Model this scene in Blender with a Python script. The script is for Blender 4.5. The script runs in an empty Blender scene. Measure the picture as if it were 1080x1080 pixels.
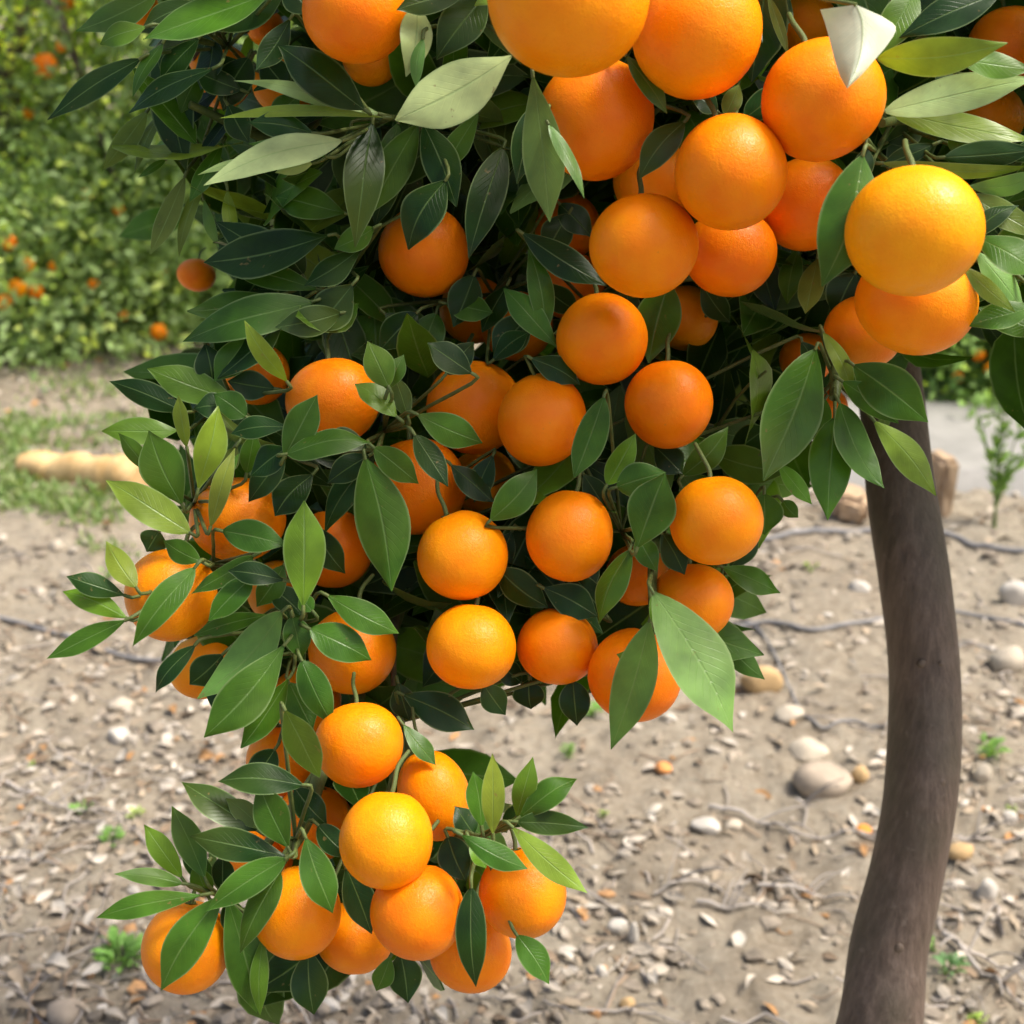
import bpy, math, random
import numpy as np
from mathutils import Vector, Matrix, Quaternion

R = math.radians
scene = bpy.context.scene
col = scene.collection

# ------------------------------------------------------------------ camera, light, exposure
CAM_H = 1.5
PITCH = R(20)
FPX = 1500.0
cam_d = bpy.data.cameras.new('camera')
cam = bpy.data.objects.new('camera', cam_d)
col.objects.link(cam)
scene.camera = cam
cam.location = (0, 0, CAM_H)
cam.rotation_euler = (R(90) - PITCH, 0, 0)
cam_d.lens = 50
cam_d.sensor_width = 36
cam_d.clip_start = 0.05
cam_d.clip_end = 600
cam_d.dof.use_dof = True
cam_d.dof.focus_distance = 1.03
cam_d.dof.aperture_fstop = 8.0

SUN_EL, SUN_AZ = R(60), R(97)       # azimuth clockwise from +Y (the way the camera looks)
world = bpy.data.worlds.new('World')
scene.world = world
world.use_nodes = True
wn = world.node_tree
sky = wn.nodes.new('ShaderNodeTexSky')
sky.sky_type = 'NISHITA'
sky.sun_disc = False
sky.sun_elevation = SUN_EL
sky.sun_rotation = SUN_AZ
sky.dust_density = 6.0
sky.air_density = 1.0
sky.ozone_density = 0.4
wn.nodes['Background'].inputs['Strength'].default_value = 0.14
wn.links.new(sky.outputs[0], wn.nodes['Background'].inputs['Color'])
sd = bpy.data.lights.new('sun', 'SUN')
sun = bpy.data.objects.new('sun', sd)
col.objects.link(sun)
sd.energy = 3.3
sd.angle = R(17)
sd.color = (1.0, 0.95, 0.86)
sv = Vector((math.sin(SUN_AZ) * math.cos(SUN_EL), math.cos(SUN_AZ) * math.cos(SUN_EL), math.sin(SUN_EL)))
sun.rotation_euler = sv.to_track_quat('Z', 'Y').to_euler()
sun.location = (2, -2, 5)
scene.view_settings.view_transform = 'Standard'
scene.view_settings.look = 'None'
scene.view_settings.gamma = 1
scene.view_settings.exposure = 0.68

# ------------------------------------------------------------------ helpers
fwd = Vector((0, math.cos(PITCH), -math.sin(PITCH)))
upv = Vector((0, math.sin(PITCH), math.cos(PITCH)))
rgt = Vector((1, 0, 0))
CAMP = Vector((0, 0, CAM_H))

def at(px, py, d):
    return CAMP + d * (fwd + rgt * ((px - 540) / FPX) + upv * ((540 - py) / FPX))

def ground_at(px, py):
    v = fwd + rgt * ((px - 540) / FPX) + upv * ((540 - py) / FPX)
    t = -CAM_H / v.z
    return CAMP + v * t

def project(p):
    q = Vector(p) - CAMP
    d = q.dot(fwd)
    return 540 + FPX * q.dot(rgt) / d, 540 - FPX * q.dot(upv) / d, d

def tag(o, label=None, cat=None, group=None, kind=None):
    if label: o['label'] = label
    if cat: o['category'] = cat
    if group: o['group'] = group
    if kind: o['kind'] = kind
    return o

def empty(name, loc):
    o = bpy.data.objects.new(name, None)
    col.objects.link(o)
    o.location = loc
    o.empty_display_size = 0.05
    return o

def link(name, me, parent=None, mats=()):
    o = bpy.data.objects.new(name, me)
    col.objects.link(o)
    for m in mats:
        me.materials.append(m)
    if parent: o.parent = parent
    return o

class MB:
    """collects numpy pieces into one mesh"""
    def __init__(s):
        s.v = []; s.f = []; s.uv = []; s.c = []; s.m = []; s.n = 0
    def add(s, V, F, uv=None, c=None, mat=0):
        V = np.asarray(V, float).reshape(-1, 3); F = np.asarray(F, int)
        s.v.append(V); s.f.append(F + s.n); s.n += len(V)
        s.uv.append(np.zeros((len(V), 2)) if uv is None else uv)
        if c is None: c = np.ones((len(V), 4))
        c = np.asarray(c, float)
        if c.ndim == 1: c = np.tile(c, (len(V), 1))
        if c.shape[1] == 3: c = np.hstack([c, np.ones((len(c), 1))])
        s.c.append(c); s.m.append(np.full(len(F), mat))
    def build(s, name, mats, parent=None, origin=(0, 0, 0), smooth=True):
        me = bpy.data.meshes.new(name)
        V = np.vstack(s.v) - np.array(origin)
        loops = []; starts = []; totals = []; p = 0
        for F in s.f:
            k = F.shape[1]
            loops.append(F.ravel()); starts.append(p + np.arange(len(F)) * k); totals.append(np.full(len(F), k)); p += F.size
        loops = np.concatenate(loops); starts = np.concatenate(starts); totals = np.concatenate(totals)
        me.vertices.add(len(V)); me.vertices.foreach_set('co', V.ravel().astype('f'))
        me.loops.add(len(loops)); me.loops.foreach_set('vertex_index', loops.astype('i'))
        me.polygons.add(len(starts))
        me.polygons.foreach_set('loop_start', starts.astype('i'))
        me.polygons.foreach_set('loop_total', totals.astype('i'))
        me.polygons.foreach_set('material_index', np.concatenate(s.m).astype('i'))
        me.polygons.foreach_set('use_smooth', np.full(len(starts), smooth))
        me.update(calc_edges=True)
        uv = me.uv_layers.new(name='UVMap')
        uv.data.foreach_set('uv', np.vstack(s.uv)[loops].ravel().astype('f'))
        ca = me.color_attributes.new('tint', 'FLOAT_COLOR', 'POINT')
        ca.data.foreach_set('color', np.vstack(s.c).ravel().astype('f'))
        me.validate()
        return link(name, me, parent, mats if isinstance(mats, (list, tuple)) else [mats])

def tube(mb, pts, rad, seg=10, c=None, mat=0, cap=True, wob=0.0, seed=0):
    pts = np.array([tuple(p) for p in pts], float)
    n = len(pts)
    rad = np.full(n, rad) if np.isscalar(rad) else np.asarray(rad, float)
    T = np.gradient(pts, axis=0)
    T /= np.linalg.norm(T, axis=1)[:, None] + 1e-12
    ref = np.array([0.31, 0.2, 0.93]) if abs(T[0][2]) < 0.8 else np.array([1.0, 0.1, 0.0])
    rr = np.random.RandomState(seed)
    V = []
    L = np.concatenate([[0], np.cumsum(np.linalg.norm(np.diff(pts, axis=0), axis=1))])
    uv = []
    ph = rr.rand(3) * 6.28
    for i in range(n):
        a = ref - T[i] * ref.dot(T[i]); a /= np.linalg.norm(a) + 1e-12
        b = np.cross(T[i], a); ref = a
        for k in range(seg):
            th = 2 * math.pi * k / seg
            w = 1 + wob * (math.sin(3 * th + ph[0] + L[i] * 9) * .5 + math.sin(2 * th + ph[1] - L[i] * 14) * .5 + math.sin(L[i] * 31 + ph[2]) * .35)
            V.append(pts[i] + (a * math.cos(th) + b * math.sin(th)) * rad[i] * w)
            uv.append((k / seg, L[i]))
    F = []
    for i in range(n - 1):
        for k in range(seg):
            k2 = (k + 1) % seg
            F.append((i * seg + k, i * seg + k2, (i + 1) * seg + k2, (i + 1) * seg + k))
    mb.add(V, F, np.array(uv), c, mat)
    if cap:
        for i, rev in ((0, True), (n - 1, False)):
            idx = list(range(i * seg, (i + 1) * seg))
            ring = np.array(V)[idx]
            cen = ring.mean(0)
            VV = np.vstack([ring, cen])
            FF = [((k + 1) % seg, k, seg) if rev else (k, (k + 1) % seg, seg) for k in range(seg)]
            mb.add(VV, FF, None, c, mat)

def spline(pts, n):
    """Catmull-Rom through pts (rows of any width)"""
    P = np.array([tuple(p) for p in pts], float)
    P = np.vstack([2 * P[0] - P[1], P, 2 * P[-1] - P[-2]])
    out = []
    m = len(P) - 3
    for j in range(n):
        t = j / (n - 1) * m; i = min(int(t), m - 1); t -= i
        a, b, c_, d = P[i], P[i + 1], P[i + 2], P[i + 3]
        out.append(.5 * (2 * b + (c_ - a) * t + (2 * a - 5 * b + 4 * c_ - d) * t * t + (3 * b - a - 3 * c_ + d) * t ** 3))
    return np.array(out)

def nrm(a):
    return a / (np.linalg.norm(a, axis=-1, keepdims=True) + 1e-12)

def leaves(mb, B, T, W, N, C, nu=9, nv=4, bend=0.1, fold=0.25, rs=None, mat=0, curl=None, wave=0.03):
    """citrus leaves from base B to tip T; N is the upper-side normal"""
    rs = rs or np.random.RandomState(0)
    B = np.asarray(B, float); T = np.asarray(T, float); N = np.asarray(N, float)
    W = np.asarray(W, float); C = np.asarray(C, float); m = len(B)
    A = T - B; L = np.linalg.norm(A, axis=1); A = A / L[:, None]
    S = nrm(np.cross(N, A)); N = nrm(np.cross(A, S))
    bend = np.broadcast_to(bend, (m,)) ; fold = np.broadcast_to(fold, (m,))
    u = np.linspace(0, 1, nu + 1); v = np.linspace(-1, 1, nv + 1)
    pk = 0.42 + rs.rand(m) * 0.14
    uu = u[None, :] ** (np.log(.5) / np.log(pk))[:, None]
    prof = np.sin(np.pi * uu) ** 0.86
    prof = prof * (1 - 0.42 * np.clip((u[None, :] - .7) / .3, 0, 1) ** 1.5)
    prof[:, 0] = 0.035; prof[:, -1] = 0.012
    side = (rs.rand(m) - .5) * 0.16                     # sideways sweep
    w1 = rs.rand(m) * 6.28; w2 = rs.rand(m) * 6.28
    UU = np.broadcast_to(u[None, :, None], (m, nu + 1, nv + 1)); VV = np.broadcast_to(v[None, None, :], UU.shape)
    half = prof[:, :, None] * (W / 2)[:, None, None]
    lat = VV * half + (side * L)[:, None, None] * np.sin(np.pi * UU) * .5
    nor = (bend * L)[:, None, None] * np.sin(np.pi * UU ** 1.15) + fold[:, None, None] * np.abs(VV) * half \
        + wave * W[:, None, None] * np.abs(VV) * np.sin(UU * 11 + w1[:, None, None] + VV * 2)
    tipc = (rs.rand(m) - .4) * .18
    nor = nor - (tipc * L)[:, None, None] * np.clip(UU - .6, 0, 1) ** 2 * 4
    nor = nor + ((rs.rand(m) - .5) * 1.1)[:, None, None] * lat * (UU - .35)
    P = B[:, None, None, :] + A[:, None, None, :] * (UU * L[:, None, None])[..., None] + S[:, None, None, :] * lat[..., None] + N[:, None, None, :] * nor[..., None]
    k = (nu + 1) * (nv + 1)
    base = []
    for i in range(nu):
        for j in range(nv):
            a = i * (nv + 1) + j
            base.append((a, a + nv + 1, a + nv + 2, a + 1))
    base = np.array(base)
    F = (base[None] + (np.arange(m) * k)[:, None, None]).reshape(-1, 4)
    uv = np.stack([UU.reshape(m, -1), (VV.reshape(m, -1) + 1) / 2], -1).reshape(-1, 2)
    CC = np.repeat(C, k, axis=0)
    mb.add(P.reshape(-1, 3), F, uv, CC, mat)

# numpy value noise
def vnoise(x, y, seed=0):
    rs = np.random.RandomState(seed)
    tab = rs.rand(256, 256)
    xi = np.floor(x).astype(int); yi = np.floor(y).astype(int)
    fx = x - xi; fy = y - yi
    fx = fx * fx * (3 - 2 * fx); fy = fy * fy * (3 - 2 * fy)
    g = lambda a, b: tab[a % 256, b % 256]
    return (g(xi, yi) * (1 - fx) + g(xi + 1, yi) * fx) * (1 - fy) + (g(xi, yi + 1) * (1 - fx) + g(xi + 1, yi + 1) * fx) * fy - .5

def gh(x, y):
    x = np.asarray(x, float); y = np.asarray(y, float)
    h = vnoise(x * 1.1, y * 1.1, 1) * .06 + vnoise(x * 4, y * 4, 2) * .03 + vnoise(x * 11 + 3, y * 11, 3) * .018
    h = h + vnoise(x * 27, y * 27 + 5, 4) * .020 + np.abs(vnoise(x * 17 + 9, y * 17, 7)) * .02 + vnoise(x * 60, y * 60, 5) * .008
    return h

def ghf(x, y):
    return float(gh(np.array([x]), np.array([y]))[0])

def gpt(px, py, lift=0.0):
    p = ground_at(px, py)
    p.z = ghf(p.x, p.y) + lift
    return p

# ------------------------------------------------------------------ materials
def new_mat(name):
    m = bpy.data.materials.new(name); m.use_nodes = True
    nt = m.node_tree
    return m, nt, nt.nodes['Principled BSDF']

def nd(nt, t, **kw):
    n = nt.nodes.new(t)
    for k, v in kw.items():
        if k in n.inputs: n.inputs[k].default_value = v
        else: setattr(n, k, v)
    return n

def ramp(nt, src, stops):
    r = nt.nodes.new('ShaderNodeValToRGB')
    e = r.color_ramp.elements
    while len(e) < len(stops): e.new(0.5)
    for i, (p, c) in enumerate(stops):
        e[i].position = p
        e[i].color = (*c, 1) if len(c) == 3 else c
    nt.links.new(src, r.inputs[0])
    return r.outputs[0]

def mixc(nt, fac, a, b, mode='MIX'):
    n = nt.nodes.new('ShaderNodeMix'); n.data_type = 'RGBA'; n.blend_type = mode
    for s, i in ((fac, 0), (a, 6), (b, 7)):
        if isinstance(s, (int, float)): n.inputs[i].default_value = s
        elif isinstance(s, tuple): n.inputs[i].default_value = (*s, 1)
        else: nt.links.new(s, n.inputs[i])
    return n.outputs[2]

def mth(nt, op, a, b=None, c=None):
    n = nt.nodes.new('ShaderNodeMath'); n.operation = op
    for i, s in enumerate((a, b, c)):
        if s is None: continue
        if isinstance(s, (int, float)): n.inputs[i].default_value = s
        else: nt.links.new(s, n.inputs[i])
    return n.outputs[0]

def leaf_material(name, rough=0.36, trans=0.28, rim=True, simple=False):
    m, nt, b = new_mat(name)
    at_ = nd(nt, 'ShaderNodeAttribute', attribute_name='tint')
    c = at_.outputs['Color']
    geo = nd(nt, 'ShaderNodeNewGeometry')
    if not simple:
        tc = nd(nt, 'ShaderNodeUVMap', uv_map='UVMap')
        sep = nd(nt, 'ShaderNodeSeparateXYZ'); nt.links.new(tc.outputs[0], sep.inputs[0])
        u, v = sep.outputs[0], sep.outputs[1]
        av = mth(nt, 'MULTIPLY', mth(nt, 'ABSOLUTE', mth(nt, 'SUBTRACT', v, 0.5)), 2.0)
        # blotches
        ob = nd(nt, 'ShaderNodeTexCoord')
        nz = nd(nt, 'ShaderNodeTexNoise', Scale=38.0, Detail=4.0); nt.links.new(ob.outputs['Object'], nz.inputs['Vector'])
        c = mixc(nt, 1.0, c, ramp(nt, nz.outputs[0], [(0.3, (.72, .72, .72)), (.7, (1.3, 1.28, 1.2))]), 'MULTIPLY')
        nb = nd(nt, 'ShaderNodeTexNoise', Scale=9.0, Detail=2.0); nt.links.new(ob.outputs['Object'], nb.inputs['Vector'])
        c = mixc(nt, ramp(nt, nb.outputs[0], [(.52, (0, 0, 0)), (.78, (.45, .45, .45))]), c, (.14, .20, .025))
        ns = nd(nt, 'ShaderNodeTexNoise', Scale=150.0, Detail=3.0); nt.links.new(ob.outputs['Object'], ns.inputs['Vector'])
        c = mixc(nt, ramp(nt, ns.outputs[0], [(.70, (0, 0, 0)), (.76, (.7, .7, .7))]), c, (.20, .15, .05))
        # lateral veins
        ph = mth(nt, 'MULTIPLY_ADD', av, -3.2, mth(nt, 'MULTIPLY', u, 13.0))
        saw = mth(nt, 'ABSOLUTE', mth(nt, 'SUBTRACT', mth(nt, 'FRACT', ph), 0.5))
        vein = mth(nt, 'SMOOTH_MAX', mth(nt, 'MULTIPLY_ADD', saw, -12.0, 1.0), 0.0, 0.05)
        vein = mth(nt, 'MULTIPLY', vein, mth(nt, 'SUBTRACT', 1.0, av))
        mid = mth(nt, 'MAXIMUM', mth(nt, 'MULTIPLY_ADD', av, -16.0, 1.0), 0.0)
        c = mixc(nt, mth(nt, 'MULTIPLY', vein, 0.12), c, mixc(nt, 1.0, c, (1.7, 1.55, 1.5), 'MULTIPLY'))
        c = mixc(nt, mth(nt, 'MULTIPLY', mid, 0.5), c, (.20, .33, .11))
        if rim:
            rm = nd(nt, 'ShaderNodeMapRange'); rm.inputs['From Min'].default_value = .90; rm.inputs['From Max'].default_value = 1.0
            nt.links.new(av, rm.inputs['Value'])
            c = mixc(nt, mth(nt, 'MULTIPLY', rm.outputs[0], 0.6), c, (.26, .37, .15))
        bump = nd(nt, 'ShaderNodeBump', Strength=0.35, Distance=0.0012)
        hsum = mth(nt, 'MULTIPLY_ADD', vein, -0.5, mth(nt, 'MULTIPLY_ADD', mid, -1.0, mth(nt, 'MULTIPLY', nz.outputs[0], 1.4)))
        nt.links.new(hsum, bump.inputs['Height'])
        nt.links.new(bump.outputs[0], b.inputs['Normal'])
    under = mixc(nt, 0.55, c, (.17, .27, .10))
    c = mixc(nt, mth(nt, 'MULTIPLY', geo.outputs['Backfacing'], 0.8), c, under)
    nt.links.new(c, b.inputs['Base Color'])
    b.inputs['Roughness'].default_value = rough
    b.inputs['Specular IOR Level'].default_value = 0.30
    tr = nd(nt, 'ShaderNodeBsdfTranslucent')
    nt.links.new(mixc(nt, 1.0, c, (1.5, 1.5, .55), 'MULTIPLY'), tr.inputs['Color'])
    mx = nd(nt, 'ShaderNodeMixShader', Fac=trans)
    nt.links.new(b.outputs[0], mx.inputs[1]); nt.links.new(tr.outputs[0], mx.inputs[2])
    nt.links.new(mx.outputs[0], nt.nodes['Material Output'].inputs['Surface'])
    return m

M_LEAF = leaf_material('leaf_green', rough=.36)
M_FAR = leaf_material('far_leaf', rough=.5, simple=True, trans=.5)
M_WEED = leaf_material('weed_leaf', rough=.6, simple=True, trans=.4)

def orange_material(name, c1, c2, rough=.36):
    m, nt, b = new_mat(name)
    tc = nd(nt, 'ShaderNodeTexCoord')
    oi = nd(nt, 'ShaderNodeObjectInfo')
    add = nd(nt, 'ShaderNodeVectorMath', operation='ADD')
    nt.links.new(tc.outputs['Object'], add.inputs[0]); nt.links.new(oi.outputs['Location'], add.inputs[1])
    n1 = nd(nt, 'ShaderNodeTexNoise', Scale=1.4, Detail=3.0); nt.links.new(add.outputs[0], n1.inputs['Vector'])
    c = ramp(nt, n1.outputs[0], [(.3, c1), (.72, c2)])
    rv = mth(nt, 'MULTIPLY_ADD', oi.outputs['Random'], 0.10, 0.95)
    hs = nd(nt, 'ShaderNodeHueSaturation'); nt.links.new(c, hs.inputs['Color']); nt.links.new(rv, hs.inputs['Value'])
    nt.links.new(mth(nt, 'MULTIPLY_ADD', oi.outputs['Random'], 0.018, 0.491), hs.inputs['Hue'])
    c = hs.outputs[0]
    # faint scars and specks
    n3 = nd(nt, 'ShaderNodeTexNoise', Scale=9.0, Detail=6.0, Roughness=.7); nt.links.new(add.outputs[0], n3.inputs['Vector'])
    c = mixc(nt, ramp(nt, n3.outputs[0], [(.66, (0, 0, 0)), (.76, (.6, .6, .6))]), c, (.42, .20, .05))
    # pores
    vo = nd(nt, 'ShaderNodeTexVoronoi', Scale=30.0); nt.links.new(add.outputs[0], vo.inputs['Vector'])
    pore = ramp(nt, vo.outputs['Distance'], [(0.0, (0, 0, 0)), (.45, (1, 1, 1))])
    c = mixc(nt, mth(nt, 'MULTIPLY_ADD', pore, -0.12, 0.12), c, (.62, .10, .0))
    n2 = nd(nt, 'ShaderNodeTexNoise', Scale=11.0, Detail=5.0); nt.links.new(add.outputs[0], n2.inputs['Vector'])
    h = mth(nt, 'MULTIPLY_ADD', pore, 0.55, mth(nt, 'MULTIPLY', n2.outputs[0], 1.3))
    bp = nd(nt, 'ShaderNodeBump', Strength=0.30, Distance=0.0012); nt.links.new(h, bp.inputs['Height'])
    nt.links.new(bp.outputs[0], b.inputs['Normal'])
    nt.links.new(c, b.inputs['Base Color'])
    b.inputs['Roughness'].default_value = rough
    b.inputs['Specular IOR Level'].default_value = 0.22
    b.inputs['Subsurface Weight'].default_value = 0.25
    b.inputs['Subsurface Radius'].default_value = (1.0, .35, .05)
    b.inputs['Subsurface Scale'].default_value = 0.006
    return m

M_OR = orange_material('orange_peel', (.88, .215, .001), (.94, .30, .0015))
M_ORY = orange_material('orange_peel_ripe_yellow', (.90, .26, .002), (.95, .34, .004), .33)

def plain(name, c1, c2, scale=20.0, rough=.8, bump=.3, dist=.004, stretch=None, detail=6.0, coord='Object'):
    m, nt, b = new_mat(name)
    tc = nd(nt, 'ShaderNodeTexCoord')
    src = tc.outputs[coord]
    if stretch:
        mp = nd(nt, 'ShaderNodeMapping'); mp.inputs['Scale'].default_value = stretch
        nt.links.new(src, mp.inputs[0]); src = mp.outputs[0]
    n = nd(nt, 'ShaderNodeTexNoise', Scale=scale, Detail=detail, Roughness=.65); nt.links.new(src, n.inputs['Vector'])
    nt.links.new(ramp(nt, n.outputs[0], [(.32, c1), (.68, c2)]), b.inputs['Base Color'])
    b.inputs['Roughness'].default_value = rough
    b.inputs['Specular IOR Level'].default_value = .25
    bp = nd(nt, 'ShaderNodeBump', Strength=bump, Distance=dist)
    nt.links.new(n.outputs[0], bp.inputs['Height']); nt.links.new(bp.outputs[0], b.inputs['Normal'])
    return m

def bark_material():
    m, nt, b = new_mat('bark')
    tc = nd(nt, 'ShaderNodeTexCoord')
    mp = nd(nt, 'ShaderNodeMapping'); mp.inputs['Scale'].default_value = (1, 1, .12)
    nt.links.new(tc.outputs['Object'], mp.inputs[0])
    n1 = nd(nt, 'ShaderNodeTexNoise', Scale=120.0, Detail=8.0, Roughness=.7); nt.links.new(mp.outputs[0], n1.inputs['Vector'])
    n2 = nd(nt, 'ShaderNodeTexNoise', Scale=14.0, Detail=5.0); nt.links.new(tc.outputs['Object'], n2.inputs['Vector'])
    n3 = nd(nt, 'ShaderNodeTexNoise', Scale=60.0, Detail=4.0); nt.links.new(tc.outputs['Object'], n3.inputs['Vector'])
    c = ramp(nt, n1.outputs[0], [(.3, (.062, .043, .031)), (.5, (.12, .085, .064)), (.75, (.20, .15, .118))])
    c = mixc(nt, ramp(nt, n2.outputs[0], [(.42, (0, 0, 0)), (.66, (.6, .6, .6))]), c, (.07, .060, .036))
    c = mixc(nt, ramp(nt, n3.outputs[0], [(.66, (0, 0, 0)), (.74, (.7, .7, .7))]), c, (.19, .15, .12))
    nt.links.new(c, b.inputs['Base Color'])
    b.inputs['Roughness'].default_value = .55
    bp = nd(nt, 'ShaderNodeBump', Strength=.6, Distance=.003)
    nt.links.new(mth(nt, 'MULTIPLY_ADD', n1.outputs[0], 1.0, n3.outputs[0]), bp.inputs['Height'])
    nt.links.new(bp.outputs[0], b.inputs['Normal'])
    return m
M_BARK = bark_material()
M_TWIG = plain('green_twig', (.05, .085, .022), (.14, .17, .05), 60, .5)
M_BROWNTWIG = plain('brown_twig', (.06, .05, .025), (.14, .11, .05), 60, .7)

def tint_mat(name, rough=.9, scale=30.0, lo=.7, hi=1.25, bump=.4, dist=.003):
    m, nt, b = new_mat(name)
    a = nd(nt, 'ShaderNodeAttribute', attribute_name='tint')
    tc = nd(nt, 'ShaderNodeTexCoord')
    n = nd(nt, 'ShaderNodeTexNoise', Scale=scale, Detail=6.0, Roughness=.65); nt.links.new(tc.outputs['Object'], n.inputs['Vector'])
    c = mixc(nt, 1.0, a.outputs['Color'], ramp(nt, n.outputs[0], [(.3, (lo,) * 3), (.7, (hi,) * 3)]), 'MULTIPLY')
    nt.links.new(c, b.inputs['Base Color'])
    b.inputs['Roughness'].default_value = rough; b.inputs['Specular IOR Level'].default_value = .2
    bp = nd(nt, 'ShaderNodeBump', Strength=bump, Distance=dist)
    nt.links.new(n.outputs[0], bp.inputs['Height']); nt.links.new(bp.outputs[0], b.inputs['Normal'])
    return m
M_TINT = tint_mat('stone_and_litter')
M_STONE = tint_mat('field_stone', .85, 18, .75, 1.2)
M_HOSE = plain('drip_hose_plastic', (.15, .15, .155), (.27, .26, .255), 25, .55, .1)
M_CONC = plain('grey_path', (.22, .215, .20), (.31, .30, .28), 6, .9, .3)
M_LOG = plain('pale_log', (.50, .30, .11), (.74, .52, .26), 12, .75, .4, .004, (1, 1, 1))
M_BRICK = plain('tan_block', (.36, .24, .14), (.50, .37, .25), 25, .9, .5)

def soil_material():
    m, nt, b = new_mat('dry_soil')
    tc = nd(nt, 'ShaderNodeTexCoord')
    def N(s, d=6.0, r=.6):
        n = nd(nt, 'ShaderNodeTexNoise', Scale=s, Detail=d, Roughness=r); nt.links.new(tc.outputs['Object'], n.inputs['Vector']); return n.outputs[0]
    big, mid, fine = N(.9), N(7.0), N(45.0, 8.0, .7)
    c = ramp(nt, mid, [(.3, (.22, .175, .128)), (.55, (.30, .246, .188)), (.75, (.39, .333, .266))])
    c = mixc(nt, .5, c, ramp(nt, fine, [(.32, (.12, .092, .066)), (.48, (.29, .238, .185)), (.70, (.47, .415, .345))]))
    c = mixc(nt, ramp(nt, big, [(.45, (0, 0, 0)), (.65, (.35, .35, .35))]), c, (.36, .315, .255))
    c = mixc(nt, ramp(nt, N(1.7), [(.34, (.45, .45, .45)), (.5, (0, 0, 0))]), c, (.20, .155, .115))
    c = mixc(nt, 1.0, c, (.88, .91, .89), 'MULTIPLY')
    nt.links.new(c, b.inputs['Base Color'])
    b.inputs['Roughness'].default_value = .95; b.inputs['Specular IOR Level'].default_value = .1
    bp = nd(nt, 'ShaderNodeBump', Strength=.8, Distance=.012)
    nt.links.new(mth(nt, 'ADD', fine, mid), bp.inputs['Height']); nt.links.new(bp.outputs[0], b.inputs['Normal'])
    return m
M_SOIL = soil_material()

# ------------------------------------------------------------------ ground
def axis(lo, hi, step, far_lo, far_hi):
    a = list(np.arange(lo, hi, step))
    s = step; x = hi
    while x < far_hi: a.append(x); s *= 1.25; x += s
    s = step; x = lo - step
    while x > far_lo: a.insert(0, x); s *= 1.25; x -= s
    return np.array(a)
gx = axis(-2.6, 2.6, .016, -250, 250); gy = axis(1.2, 7.0, .016, -60, 400)
GX, GY = np.meshgrid(gx, gy, indexing='ij')
GZ = gh(GX, GY) * np.clip(1.5 - np.hypot(GX, GY) / 40, 0, 1)
nx, ny = len(gx), len(gy)
ii = (np.arange(nx - 1)[:, None] * ny + np.arange(ny - 1)[None, :]).ravel()
F = np.stack([ii, ii + ny, ii + ny + 1, ii + 1], 1)
g = MB(); g.add(np.stack([GX, GY, GZ], -1).reshape(-1, 3), F)
tag(g.build('ground', M_SOIL), 'dry tan soil strewn with clods and litter between the citrus rows', 'ground', kind='structure')

# grey path on the right beyond the trunk
p = MB()
xs = np.linspace(.85, 14, 120); ys = np.linspace(0, 1, 14)
PX, PY = np.meshgrid(xs, ys, indexing='ij')
y0 = 4.25 + .05 * np.sin(xs * 2.1)[:, None] + .03 * np.sin(xs * 9)[:, None]
y1 = 5.2 + .06 * np.sin(xs * 1.7)[:, None] + .02 * (xs[:, None])
YY = y0 + (y1 - y0) * ys[None, :]
edge = np.minimum(ys, 1 - ys)[None, :]
ZZ = .055 + .02 * vnoise(PX * 2, YY * 2, 9) - .12 * np.clip(1 - edge * 14, 0, 1) - .12 * np.clip(1 - (PX - .85) / .1, 0, 1)
i2 = (np.arange(119)[:, None] * 14 + np.arange(13)[None, :]).ravel()
p.add(np.stack([PX, YY, ZZ], -1).reshape(-1, 3), np.stack([i2, i2 + 14, i2 + 15, i2 + 1], 1))
tag(p.build('path', M_CONC), 'pale grey path crossing behind the trunk on the right', 'path', kind='structure')

# pebbles, clods, dry leaves, twigs
rs = np.random.RandomState(5)
import bmesh
def ico(sub):
    bm = bmesh.new(); bmesh.ops.create_icosphere(bm, subdivisions=sub, radius=1)
    V = np.array([v.co[:] for v in bm.verts]); F = np.array([[v.index for v in f.verts] for f in bm.faces]); bm.free(); return V, F
I1, I1F = ico(1); I2, I2F = ico(2); I3, I3F = ico(3); I4, I4F = ico(4)

def rand_ground(n):
    """points denser near the camera, inside and around the view"""
    y = 1.4 + 6.3 * rs.rand(n) ** 1.25
    x = (rs.rand(n) - .5) * 2 * (.55 * y + .35)
    for _ in range(3):                      # drifts: most of what falls on bare spots is moved elsewhere
        bad = (vnoise(x * 1.9 + 4, y * 1.9, 21) + .6 * vnoise(x * 6, y * 6, 22) < -.08) & (rs.rand(n) < .45)
        k = int(bad.sum())
        y[bad] = 1.4 + 6.3 * rs.rand(k) ** 1.25; x[bad] = (rs.rand(k) - .5) * 2 * (.55 * y[bad] + .35)
    return x, y

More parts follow.
